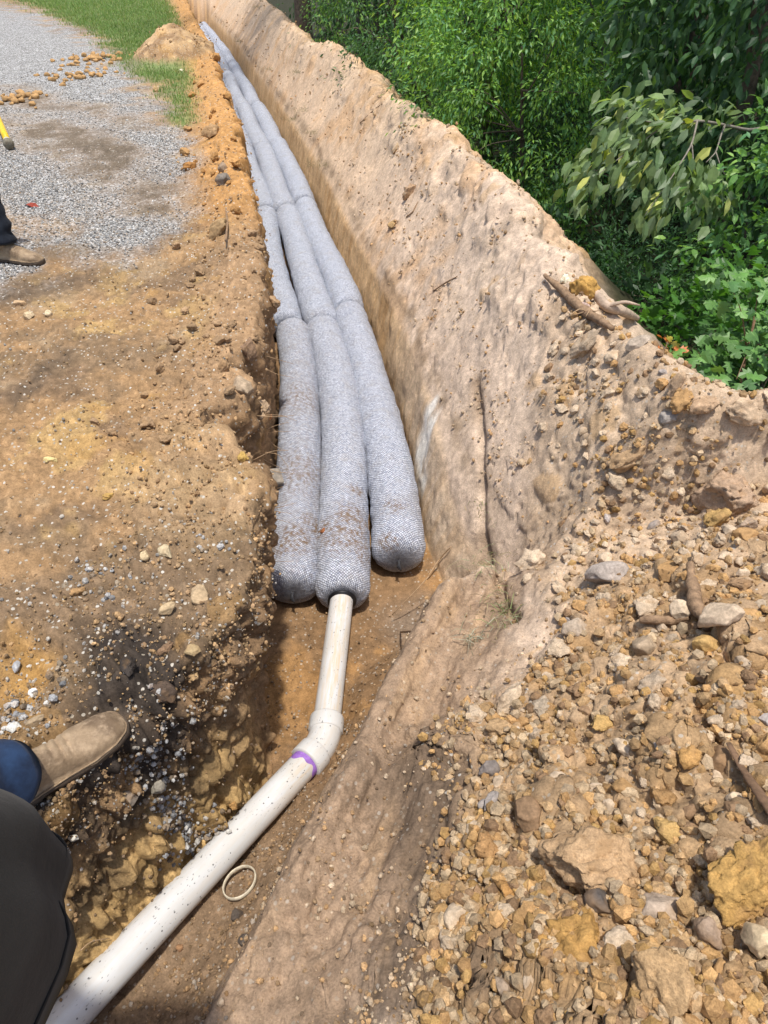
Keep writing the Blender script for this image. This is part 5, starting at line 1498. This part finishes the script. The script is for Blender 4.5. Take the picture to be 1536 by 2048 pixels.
# --- drooping near branch, its leaves one by one
def mkleafmesh(kind, nm):
    V0, F0 = LEAFS[kind]; me = meshnp(nm, V0, F0, False); me.materials.append(M['leafobj']); return me
LV = mkleafmesh('oval', "leaf"); LM = mkleafmesh('maple', "leaf")
def leafobjs(root, pos, dirs, size, mesh, cols, r):
    for k in range(len(pos)):
        d = Vector(dirs[k] + r.normal(size=3) * .35).normalized()
        up_ = Vector((r.normal() * .5, r.normal() * .5 - .35, 1))
        s = up_.cross(d).normalized(); u = d.cross(s)
        m_ = Matrix((d, s, u)).transposed().to_4x4()
        o = bpy.data.objects.new("leaf", mesh)
        sz = size * r.uniform(.85, 1.5)
        o.matrix_world = Matrix.Translation(Vector(pos[k]) - root.location) @ m_ @ Matrix.Diagonal((sz, sz, sz, 1))
        c = np.array(cols[r.integers(len(cols))]) * r.uniform(.8, 1.2); o.color = (*c, 1)
        COL.objects.link(o); o.parent = root
r_ = np.random.default_rng(55)
J = PD(1450, 250, 4.7)
root = empty("drooping_branch_tree", Vector(B(3.3, 5.6)))
off = -root.location
bz = np.array(B(3.3, 5.6))
def tb_(nm, pts, rad, n=14, m_='palebark'):
    o = tube(nm, pts, rad, 7, n, M[m_], root, lump=.15); o.location = off; return o
tb_("trunk", [bz - [0, 0, .3], bz + [0, 0, 1.5], PD(1640, 200, 5.2), PD(1660, 0, 5.4)], [.06, .05, .045, .03], 30, 'bark')
tb_("limb", [PD(1640, 230, 5.2), PD(1500, 262, 4.85), J, PD(1395, 240, 4.6), PD(1330, 250, 4.5), PD(1250, 235, 4.45)], [.022, .018, .012, .010, .008, .003], 30)
tb_("twig", [J, PD(1442, 270, 4.65), PD(1432, 305, 4.6), PD(1412, 325, 4.55)], [.008, .006, .005, .003])
tb_("twig", [PD(1432, 305, 4.6), PD(1440, 330, 4.6), PD(1450, 350, 4.6)], [.005, .004, .003])
tb_("twig", [PD(1330, 250, 4.5), PD(1260, 300, 4.45), PD(1195, 350, 4.4)], [.007, .005, .002])
tb_("twig", [PD(1395, 240, 4.6), PD(1384, 290, 4.5), PD(1340, 360, 4.45), PD(1290, 430, 4.4)], [.008, .006, .004, .002])
tb_("twig", [PD(1384, 290, 4.5), PD(1388, 340, 4.5), PD(1400, 380, 4.5)], [.005, .004, .002])
fronds = [((1330, 250), (1170, 300), 40), ((1350, 245), (1220, 200), 36), ((1300, 270), (1160, 350), 36), ((1380, 260), (1300, 190), 30), ((1400, 330), (1440, 400), 44), ((1360, 330), (1290, 440), 44),
          ((1330, 300), (1250, 350), 34), ((1420, 330), (1380, 420), 26), ((1210, 345), (1160, 390), 16)]
LC = [(.15, .22, .085), (.17, .26, .10), (.12, .19, .08), (.20, .29, .10), (.16, .23, .12)]
XP = []; XD = []
for (a_, b_, m_) in fronds:
    m_ = int(m_ * .97)
    t_ = r_.random(m_) ** .8
    uv_ = np.array(a_)[None] * (1 - t_[:, None]) + np.array(b_)[None] * t_[:, None] + r_.normal(size=(m_, 2)) * [17, 17]
    pos = np.array([PD(u, v, 4.5 + r_.normal() * .14) for u, v in uv_])
    dirv = PD(b_[0], b_[1], 4.5) - PD(a_[0], a_[1], 4.5); dirv /= np.linalg.norm(dirv)
    dirs = np.tile(dirv * .7 + [0, -.1, -.75], (m_, 1)) + r_.normal(size=(m_, 3)) * .35
    extra = m_ // 1
    t2 = r_.random(extra) ** .8; uv2 = np.array(a_)[None] * (1 - t2[:, None]) + np.array(b_)[None] * t2[:, None] + r_.normal(size=(extra, 2)) * [20, 19]
    XP.append(np.array([PD(u, v, 4.58 + r_.normal() * .16) for u, v in uv2])); XD.append(np.tile(dirv * .7 + [0, -.1, -.75], (extra, 1)) + r_.normal(size=(extra, 3)) * .35)
    yl = r_.random(m_) < .10
    leafobjs(root, pos[~yl], dirs[~yl], .098, LV, LC, r_)
    leafobjs(root, pos[yl], dirs[yl], .095, LV, [(.50, .52, .14), (.58, .60, .20), (.42, .48, .10)], r_)
XP.append(np.array([PD(u, v, 4.7 + r_.normal() * .1) for u, v in zip(r_.uniform(1330, 1500, 60), r_.normal(235, 22, 60))])); XD.append(np.tile([-.6, -.1, -.6], (60, 1)))
o = leafcloud("foliage", np.vstack(XP), np.vstack(XD), .105, 'oval', LC, root, r_, jit=.4); o.location = off
tag(root, "tree with a drooping pale-twigged branch of large grey-green and yellowing leaves", "tree")
# maples at the crest
def maple(name, center_px, t0, spreadpx, n, size, cols, lb, seed, stem):
    r = np.random.default_rng(seed)
    foot = Vector(stem[0]); root = empty(name, foot)
    o = tube("stem", stem, [.012, .009, .005], 7, 16, M['twig'], root); o.location = -foot
    pos = []; dirs = []
    c0 = PD(center_px[0], center_px[1], t0)
    per = 9
    for k in range(n // per):
        u = center_px[0] + r.uniform(-1, 1) * spreadpx[0]; v = center_px[1] + r.uniform(-1, 1) * spreadpx[1]
        c = PD(u, v, t0 + r.normal() * .22)
        if k % 3 == 0:
            s_ = np.array(stem[1]) * .5 + np.array(stem[2]) * .5
            o = tube("twig", [s_, (s_ + c) / 2 + [0, 0, .05], c], [.004, .003, .0015], 5, 8, M['twig'], root); o.location = -foot
        for j in range(per):
            a = j * 2.4 + r.random(); rr0 = .03 + .05 * r.random()
            pos.append(c + np.array([math.cos(a) * rr0, math.sin(a) * rr0, .02 * r.normal()])); dirs.append(np.array([math.cos(a), math.sin(a) - .25, -.35]))
    leafobjs(root, np.array(pos), np.array(dirs), size, LM, cols, r)
    tag(root, lb, "sapling"); return root
MC = [(.12, .26, .06), (.10, .21, .055), (.16, .31, .08), (.07, .165, .05)]
maple("maple_sapling", (1500, 660), 3.5, (62, 120), 216, .064, MC, "light green lobed-leaf sapling at the right edge above the crest clods", 91,
      [np.array(B(2.2, 3.35)), PD(1478, 770, 3.5), PD(1510, 640, 3.5)])
maple("maple_sapling", (1385, 745), 3.6, (58, 48), 117, .062, MC + [(.07, .18, .04)], "smaller lobed-leaf sapling peeping over the crest left of the taller one", 92,
      [np.array(B(1.75, 3.3)), PD(1400, 790, 3.6), PD(1390, 720, 3.6)])
maple("maple_sapling", (1322, 690), 3.5, (12, 14), 18, .05, [(.50, .16, .05), (.34, .30, .05), (.42, .22, .06)], "tiny sapling tip with orange-red young leaves at the crest", 93,
      [np.array(B(1.45, 3.1)), PD(1335, 720, 3.5), PD(1322, 690, 3.5)])
tree("lobed_bush", B(2.6, 3.6), (2.35, 3.9, -.55), (.7, .6, .55), 130, 22, .075, [(.07, .19, .035), (.10, .25, .04), (.05, .13, .03)], "low green lobed-leaf bush filling the gap behind the saplings", "bush", 94, kind='maple', clr=.14, trunk=.02, drop=.1, brs=5)
tree("lobed_bush", B(3.1, 4.6), (2.9, 4.6, .1), (.7, .6, .9), 130, 26, .07, MC + G1, "taller green bush at the right edge behind the saplings", "bush", 95, kind='oval', clr=.14, trunk=.03, drop=.3, brs=5)

# ================================================================= people
def skinmesh(name, verts, edges, radii, mat, parent, sub=2, rootv=0, off=(0, 0, 0)):
    me = bpy.data.meshes.new(name)
    me.from_pydata([Vector(v) - Vector(off) for v in verts], edges, [])
    me.materials.append(mat)
    o = bpy.data.objects.new(name, me); COL.objects.link(o); o.parent = parent
    md = o.modifiers.new("Skin", 'SKIN'); md.use_smooth_shade = True
    lay_ = me.skin_vertices[0].data if me.skin_vertices else None
    if lay_ is None:
        bpy.context.view_layer.objects.active = o
        lay_ = me.skin_vertices.new().data if hasattr(me.skin_vertices, 'new') else me.skin_vertices[0].data
    for k, r in enumerate(radii):
        r = r if isinstance(r, tuple) else (r, r)
        lay_[k].radius = r; lay_[k].use_root = (k == rootv)
    if sub:
        s = o.modifiers.new("Sub", 'SUBSURF'); s.levels = sub; s.render_levels = sub
    return o

def loft(name, rings, mat, parent, off, cap=(True, True), wr=0, wseed=0, wscale=10):
    k = len(rings); m_ = len(rings[0]); V = np.array(rings, float).reshape(-1, 3)
    if wr:
        c = np.repeat(np.array([np.mean(r, 0) for r in rings]), m_, 0); d = V - c; d /= np.linalg.norm(d, axis=1)[:, None] + 1e-9
        f = fbm(V[:, 0] * wscale, V[:, 1] * wscale, V[:, 2] * wscale * 1.8, wseed, 3)
        V = V + d * (wr * f)[:, None]
    F = []
    for i in range(k - 1):
        for j in range(m_):
            F.append((i * m_ + j, i * m_ + (j + 1) % m_, (i + 1) * m_ + (j + 1) % m_, (i + 1) * m_ + j))
    V = [tuple(v) for v in V]
    if cap[0]: V.append(tuple(np.mean(rings[0], 0))); F += [(len(V) - 1, (j + 1) % m_, j) for j in range(m_)]
    if cap[1]: V.append(tuple(np.mean(rings[-1], 0))); F += [(len(V) - 1, (k - 1) * m_ + j, (k - 1) * m_ + (j + 1) % m_) for j in range(m_)]
    me = bpy.data.meshes.new(name); me.from_pydata([Vector(v) - Vector(off) for v in V], [], F)
    me.polygons.foreach_set("use_smooth", np.ones(len(F), bool)); me.update()
    return mkobj(name, me, mat, parent)

def boot(parent, heel, toe, z0, off, mats, L_=None, name="boot", shaft=.05):
    """leather boot: foot lofted from heel to toe, shaft going up"""
    heel = np.array([*heel, z0]); toe = np.array([*toe, z0]); f = toe - heel; Ln = np.linalg.norm(f); f /= Ln
    s = np.array([f[1], -f[0], 0]); u = np.array([0, 0, 1.0])
    st = np.linspace(0, 1, 90)
    wd = np.interp(st, [0, .03, .12, .3, .5, .68, .85, .95, .985, 1], [.014, .031, .040, .042, .048, .058, .055, .040, .024, .005])
    ht = np.interp(st, [0, .03, .12, .25, .38, .5, .62, .75, .88, .96, 1], [.06, .09, .125, .135, .12, .098, .082, .068, .060, .046, .020])
    ht = np.convolve(np.pad(ht, 4, 'edge'), np.ones(9) / 9, 'valid')
    rings = []
    for k, q in enumerate(st):
        c = heel + f * Ln * q
        ring = []
        for j in range(36):
            a = j / 36 * 2 * math.pi
            cx, cz_ = math.cos(a), math.sin(a)
            crease = 0
            if .42 < q < .66 and cz_ > 0:
                crease = (-.0085 * max(0, math.sin((q - .42) * 112 + cx * 1.6)) + .002) * cz_ ** .5 * math.sin((q - .42) / .24 * math.pi)
            ww = wd[k] * (abs(cx) ** .8) * (1 if cx > 0 else -1) * (1 + (.10 if cz_ < 0 else 0))
            hh = ht[k]
            zz_ = .022 + (hh - .022) * (cz_ ** .75 if cz_ > 0 else 0)
            if cz_ < 0: zz_ = .022 + .006 * cz_
            ring.append(c + s * ww + u * (zz_ + crease))
        rings.append(ring)
    up_ = loft("upper", rings, mats[0], parent, off, wr=.0035, wscale=22)
    up_.name = "boot"
    rings = []
    for k, q in enumerate(st):
        c = heel + f * (Ln * (q * 1.03 - .015)); ring = []
        for j in range(24):
            a = j / 24 * 2 * math.pi
            ww = (wd[k] + .006) * (abs(math.cos(a)) ** .4) * (1 if math.cos(a) > 0 else -1)
            low = .0 if not (.30 < q < .42) else .008
            ring.append(c + s * ww + u * (.012 + .013 * (abs(math.sin(a)) ** .5) * (1 if math.sin(a) > 0 else -1) + (low if math.sin(a) < 0 else 0)))
        rings.append(ring)
    so_ = loft("sole", rings, mats[1], up_, off)
    # welt stitching ridge
    wl = []
    for k, q in enumerate(st[2:-1]):
        wl.append(heel + f * (Ln * q) + s * (wd[k + 2] + .003) + u * .026)
    for k, q in reversed(list(enumerate(st[2:-1]))):
        wl.append(heel + f * (Ln * q) - s * (wd[k + 2] + .003) + u * .026)
    wt_ = tube("welt", wl, .0025, 6, None, mats[0], up_); wt_.location = -Vector(off)
    # shaft
    ank = heel + f * Ln * .20
    rings = []
    for q in np.linspace(0, 1, 14):
        c = ank + u * (.08 + shaft * q) - f * .012 * q; ring = []
        for j in range(32):
            a = j / 32 * 2 * math.pi
            ring.append(c + f * math.cos(a) * (.054 + .008 * q) + s * math.sin(a) * (.040 + .010 * q))
        rings.append(ring)
    loft("shaft", rings, mats[0], up_, off, wr=.004, wseed=4, wscale=18)
    return ank, f, s

def leg(parent, pts, radii, mat, off, name, wr=.008, seed=1, cuff=True):
    pp = smoothpath(np.array(pts), 60); rr0 = np.interp(np.linspace(0, 1, 60), np.linspace(0, 1, len(radii)), radii)
    t, s, n = frames(pp); rings = []
    for k in range(60):
        ring = []
        fold = .013 * math.sin(k * 1.15) * (1 - min(1, k / 22)) if cuff else 0
        for j in range(40):
            a = j / 40 * 2 * math.pi
            ring.append(pp[k] + (s[k] * math.cos(a) + n[k] * math.sin(a)) * (rr0[k] + fold * (.6 + .4 * math.sin(a * 2 + k * .3))))
        rings.append(ring)
    inner = [[pp[0] + (np.array(q) - pp[0]) * .86 + (pp[3] - pp[0]) for q in rings[0]]]
    return loft(name, inner + rings, mat, parent, off, cap=(False, True), wr=wr, wseed=seed, wscale=14)

def human(name, loc, bootL, bootR, z0, pelvis, chest, head, handL, handR, elbowL, elbowR, mats, label, kneeL, kneeR, facing):
    off = Vector(loc)
    root = empty(name, loc)
    bm_ = [mats['boot'], mats['sole']]
    fz = z0
    aL, fL, sL = boot(root, *bootL, z0, off, bm_)
    aR, fR, sR = boot(root, *bootR, z0, off, bm_)
    pel = np.array(pelvis); f = np.array([*facing, 0]); f /= np.linalg.norm(f); rt = np.array([f[1], -f[0], 0])
    hipL = pel - rt * .095; hipR = pel + rt * .095
    ch = np.array(chest); hd = np.array(head)
    shL = ch - rt * .19 + [0, 0, .06]; shR = ch + rt * .19 + [0, 0, .06]
    neck = ch + [0, 0, .12]
    # body: one continuous surface under the clothes
    V = [pel, ch * .5 + pel * .5, ch, neck, hd - [0, 0, .07] + f * .01, hd + [0, 0, .05],
         shL, elbowL, handL, shR, elbowR, handR, hipL, kneeL, aL + [0, 0, .08], hipR, kneeR, aR + [0, 0, .08]]
    E_ = [(0, 1), (1, 2), (2, 3), (3, 4), (4, 5), (2, 6), (6, 7), (7, 8), (2, 9), (9, 10), (10, 11), (0, 12), (12, 13), (13, 14), (0, 15), (15, 16), (16, 17)]
    Rd = [.12, .11, .13, .055, .075, .085, .05, .038, .028, .05, .038, .028, .08, .055, .04, .08, .055, .04]
    # fingers
    for hidx, el, hp, sgn in ((8, elbowL, handL, 1), (11, elbowR, handR, -1)):
        hp = np.array(hp); d = hp - np.array(el); d /= np.linalg.norm(d)
        sd_ = np.cross(d, [0, 0, 1.]); sd_ /= np.linalg.norm(sd_) + 1e-9; cu = np.cross(sd_, d)
        pi_ = len(V); V.append(hp + d * .055); Rd.append((.034, .018)); E_.append((hidx, pi_))
        for q, (o_, l_) in enumerate(((-.030, .062), (-.010, .072), (.011, .068), (.031, .052))):
            b0 = len(V)
            V += [hp + d * .088 + sd_ * o_, hp + d * (.088 + l_ * .5) + sd_ * o_ - cu * .012, hp + d * (.088 + l_ * .8) + sd_ * o_ * .9 - cu * .036]
            Rd += [.0095, .0085, .0075]; E_ += [(pi_, b0), (b0, b0 + 1), (b0 + 1, b0 + 2)]
        b0 = len(V)
        V += [hp + d * .03 + sd_ * .038 * sgn, hp + d * .06 + sd_ * .052 * sgn - cu * .012, hp + d * .085 + sd_ * .046 * sgn - cu * .022]
        Rd += [.013, .0105, .009]; E_ += [(hidx, b0), (b0, b0 + 1), (b0 + 1, b0 + 2)]
    body = skinmesh("body", V, E_, Rd, M['skin'], root, 1, 0, off)
    # face: nose, eyes, mouth, ears as small features of the head
    hc = hd + [0, 0, .01]
    o = rockobj = mkobj("nose", meshnp("nose", I1[0] * .5, I1[1]), M['skin'], root, loc=Vector(hc + f * .088 - [0, 0, .012]) - off, scale=(.028, .028, .045))
    for sg in (-1, 1):
        mkobj("eye", meshnp("eye", I1[0] * .5, I1[1]), M['cream'], root, loc=Vector(hc + f * .072 + rt * sg * .032 + [0, 0, .012]) - off, scale=(.024, .024, .016))
        mkobj("ear", meshnp("ear", I1[0] * .5, I1[1]), M['skin'], root, loc=Vector(hc + rt * sg * .088) - off, scale=(.022, .04, .062))
    mkobj("mouth", meshnp("mouth", I1[0] * .5, I1[1]), M['rust'], root, loc=Vector(hc + f * .078 - [0, 0, .055]) - off, scale=(.02, .045, .012), rot=(0, 0, math.atan2(f[1], f[0])))
    hv = I3[0].copy(); hv *= np.array([.104, .104, .115]); keep = hv.copy(); 
    front = hv @ f > .045
    hv[front & (hv[:, 2] < .05)] *= .86
    hv[hv[:, 2] < -.02] *= .86
    mkobj("hair", meshnp("hair", hv, I3[1]), mats['hair'], root, loc=Vector(hc + [0, 0, .022] - f * .008) - off)
    # jeans
    cu0 = mats.get('cuff_r', .088)
    for kk, (a_, kn, hp_, ff) in enumerate(((aL, kneeL, hipL, fL), (aR, kneeR, hipR, fR))):
        low_ = a_ + [0, 0, mats.get('cuffz', .10)] + ff * .012
        o = leg(root, [low_, low_ * .7 + np.array(kn) * .3 + [0, 0, 0], kn, np.array(kn) * .5 + hp_ * .5, hp_ + [0, 0, .06]], [cu0, cu0 - .012, .088, .098, .115], mats['jeans'], off, "trouser_leg", seed=kk + 3)
    rg = []
    for q in np.linspace(0, 1, 8):
        c = pel + [0, 0, -.10 + .22 * q]
        rg.append([c + rt * math.cos(a) * (.19 - .02 * q) + f * math.sin(a) * (.135 - .01 * q) for a in np.arange(32) / 32 * 2 * math.pi])
    loft("trouser_seat", rg, mats['jeans'], root, off, wr=.006)
    # shirt
    rg = []
    hem = mats.get('hem', None)
    zs = np.linspace(0, 1, 26)
    for q in zs:
        c = pel * (1 - q) + (ch + [0, 0, .10]) * q; c = c + f * mats['belly'] * math.exp(-((q - .22) / .25) ** 2) * .5
        wa = np.interp(q, [0, .2, .5, .8, .93, 1], [mats['wa'], mats['wa'] + .005, .195, .21, .16, .075]); wb = np.interp(q, [0, .2, .5, .8, .93, 1], [mats['wb'], mats['wb'] + .01, .165, .14, .11, .065])
        ring = []
        for a in np.arange(64) / 64 * 2 * math.pi:
            fd = 1 + (.035 * math.sin(a * 7 + 1) + .02 * math.sin(a * 11)) * (1 - q) ** 2
            ca_ = abs(math.cos(a)) ** .5 * (1 if math.cos(a) > 0 else -1); sa_ = abs(math.sin(a)) ** .5 * (1 if math.sin(a) > 0 else -1)
            ring.append(c + rt * ca_ * wa * fd + f * sa_ * wb * fd - np.array([0, 0, mats['drop'] * (1 - q)]))
        rg.append(ring)
    base0 = [[(np.array(v) - np.mean(rg[0], 0)) * .97 + np.mean(rg[0], 0) + [0, 0, .03] for v in rg[0]]]
    sh = loft("shirt", base0 + rg, mats['shirt'], root, off, cap=(False, False), wr=.006, wscale=9)
    # hem stitching ridge
    hm = [np.array(v) + [0, 0, .028] for v in rg[0]]; hm.append(hm[0])
    c0_ = np.mean(rg[0], 0); hm = [c0_ + (v - c0_) * 1.004 for v in hm]
    o = tube("hem_seam", hm, .0016, 5, None, mats['shirt'], sh); o.location = -off
    for s_, e_ in ((shL, elbowL), (shR, elbowR)):
        o = tube("sleeve", [s_ - (np.array(e_) - s_) * .15, s_, (s_ + np.array(e_)) / 2, s_ + (np.array(e_) - s_) * .85], [.075, .078, .066, .062], 18, 20, mats['shirt'], sh, lump=.12); o.location = -off
    tag(root, label, "person")
    return root

# the photographer, standing at the left of the trench; boot, trouser leg and shirt hem are in view
z_s = float(hit(200, 1470)[0].z)
V3 = lambda *a: np.array(a, float)
human("person", (-.72, .25, 0), ((-.935, .720), (-.695, .978)), ((-.95, -.10), (-.80, .14)), .0,
      V3(-.490, .120, 1.0), V3(-.47, -.03, 1.38), V3(-.45, -.05, 1.66), V3(-.16, .02 - .10, 1.50), V3(-.05, -.19, 1.50),
      V3(-.52, -.02 - .05, 1.15), V3(-.25, -.28, 1.22),
      dict(boot=M['leather'], sole=M['sole'], jeans=M['jeans'], shirt=M['shirt'], hair=M['hair'], belly=.05, wa=.204, wb=.175, drop=.08, cuff_r=.078, cuffz=.10),
      "photographer standing at lower left in brown boots, blue jeans and charcoal shirt",
      V3(-1.0, .40, .50), V3(-.80, 0.0, .50), (.08, 1.0))
ph = boxy("phone", .075, .009, .155, M['phone'], bev=.003, rough=0)
ph.location = (0.0, -.045, 1.56); ph.rotation_euler = (-PITCH, 0, 0)
tag(ph, "black phone held out in the photographer's hands", "phone")

# the other worker at the left edge of the picture
fz = P(40, 520, 0)
hx, hy = -2.44, 4.22
human("person", (hx, hy, 0), ((-2.50, 4.34), (-2.19, 4.27)), ((-2.95, 4.75), (-2.67, 4.70)), .0,
      V3(-2.62, 4.47, .95), V3(-2.84, 4.42, 1.36), V3(-2.80, 4.38, 1.66), V3(-2.5, 4.6, 1.0), V3(-2.55, 4.05, .98),
      V3(-2.72, 4.68, 1.12), V3(-2.76, 4.12, 1.10),
      dict(boot=M['leather'], sole=M['sole'], jeans=M['dkjeans'], shirt=M['shirt'], hair=M['hair'], belly=.02, wa=.19, wb=.15, drop=.05, cuff_r=.078, cuffz=.11),
      "person at the far left edge in dark jeans and brown boots on the gravel", V3(-2.44, 4.38, .52), V3(-2.86, 4.66, .50), (.97, -.22))

# yellow handled tool lying on the gravel
t0 = np.array(hit(20, 302)[0]); t1 = t0 + V3(-.34, .62, .10); 
root = empty("digging_bar", Vector(t0))
dv_ = t1 - t0
def tl(nm, a, b, r, m_):
    o = tube(nm, [t0 + dv_ * q for q in np.linspace(a, b, 8)], r, 20, None, M[m_], root); o.location = -Vector(t0); return o
for nm, a, b, r, m_ in (("grip_end", -.02, .10, [.025, .042, .048, .050, .050, .049, .046, .042], 'greyrub'), ("collar", .09, .19, [.040, .041, .040, .038, .036, .034, .032, .030], 'cream'), ("handle", .18, 2.0, .032, 'yellow')):
    o = tl(nm, a, b, np.array(r) if np.ndim(r) else r, m_)
    o.location = Vector((0, 0, .05)) - Vector(t0)
tag(root, "yellow-handled tool with a dirty rounded grey end lying on the gravel at the left edge", "tool")
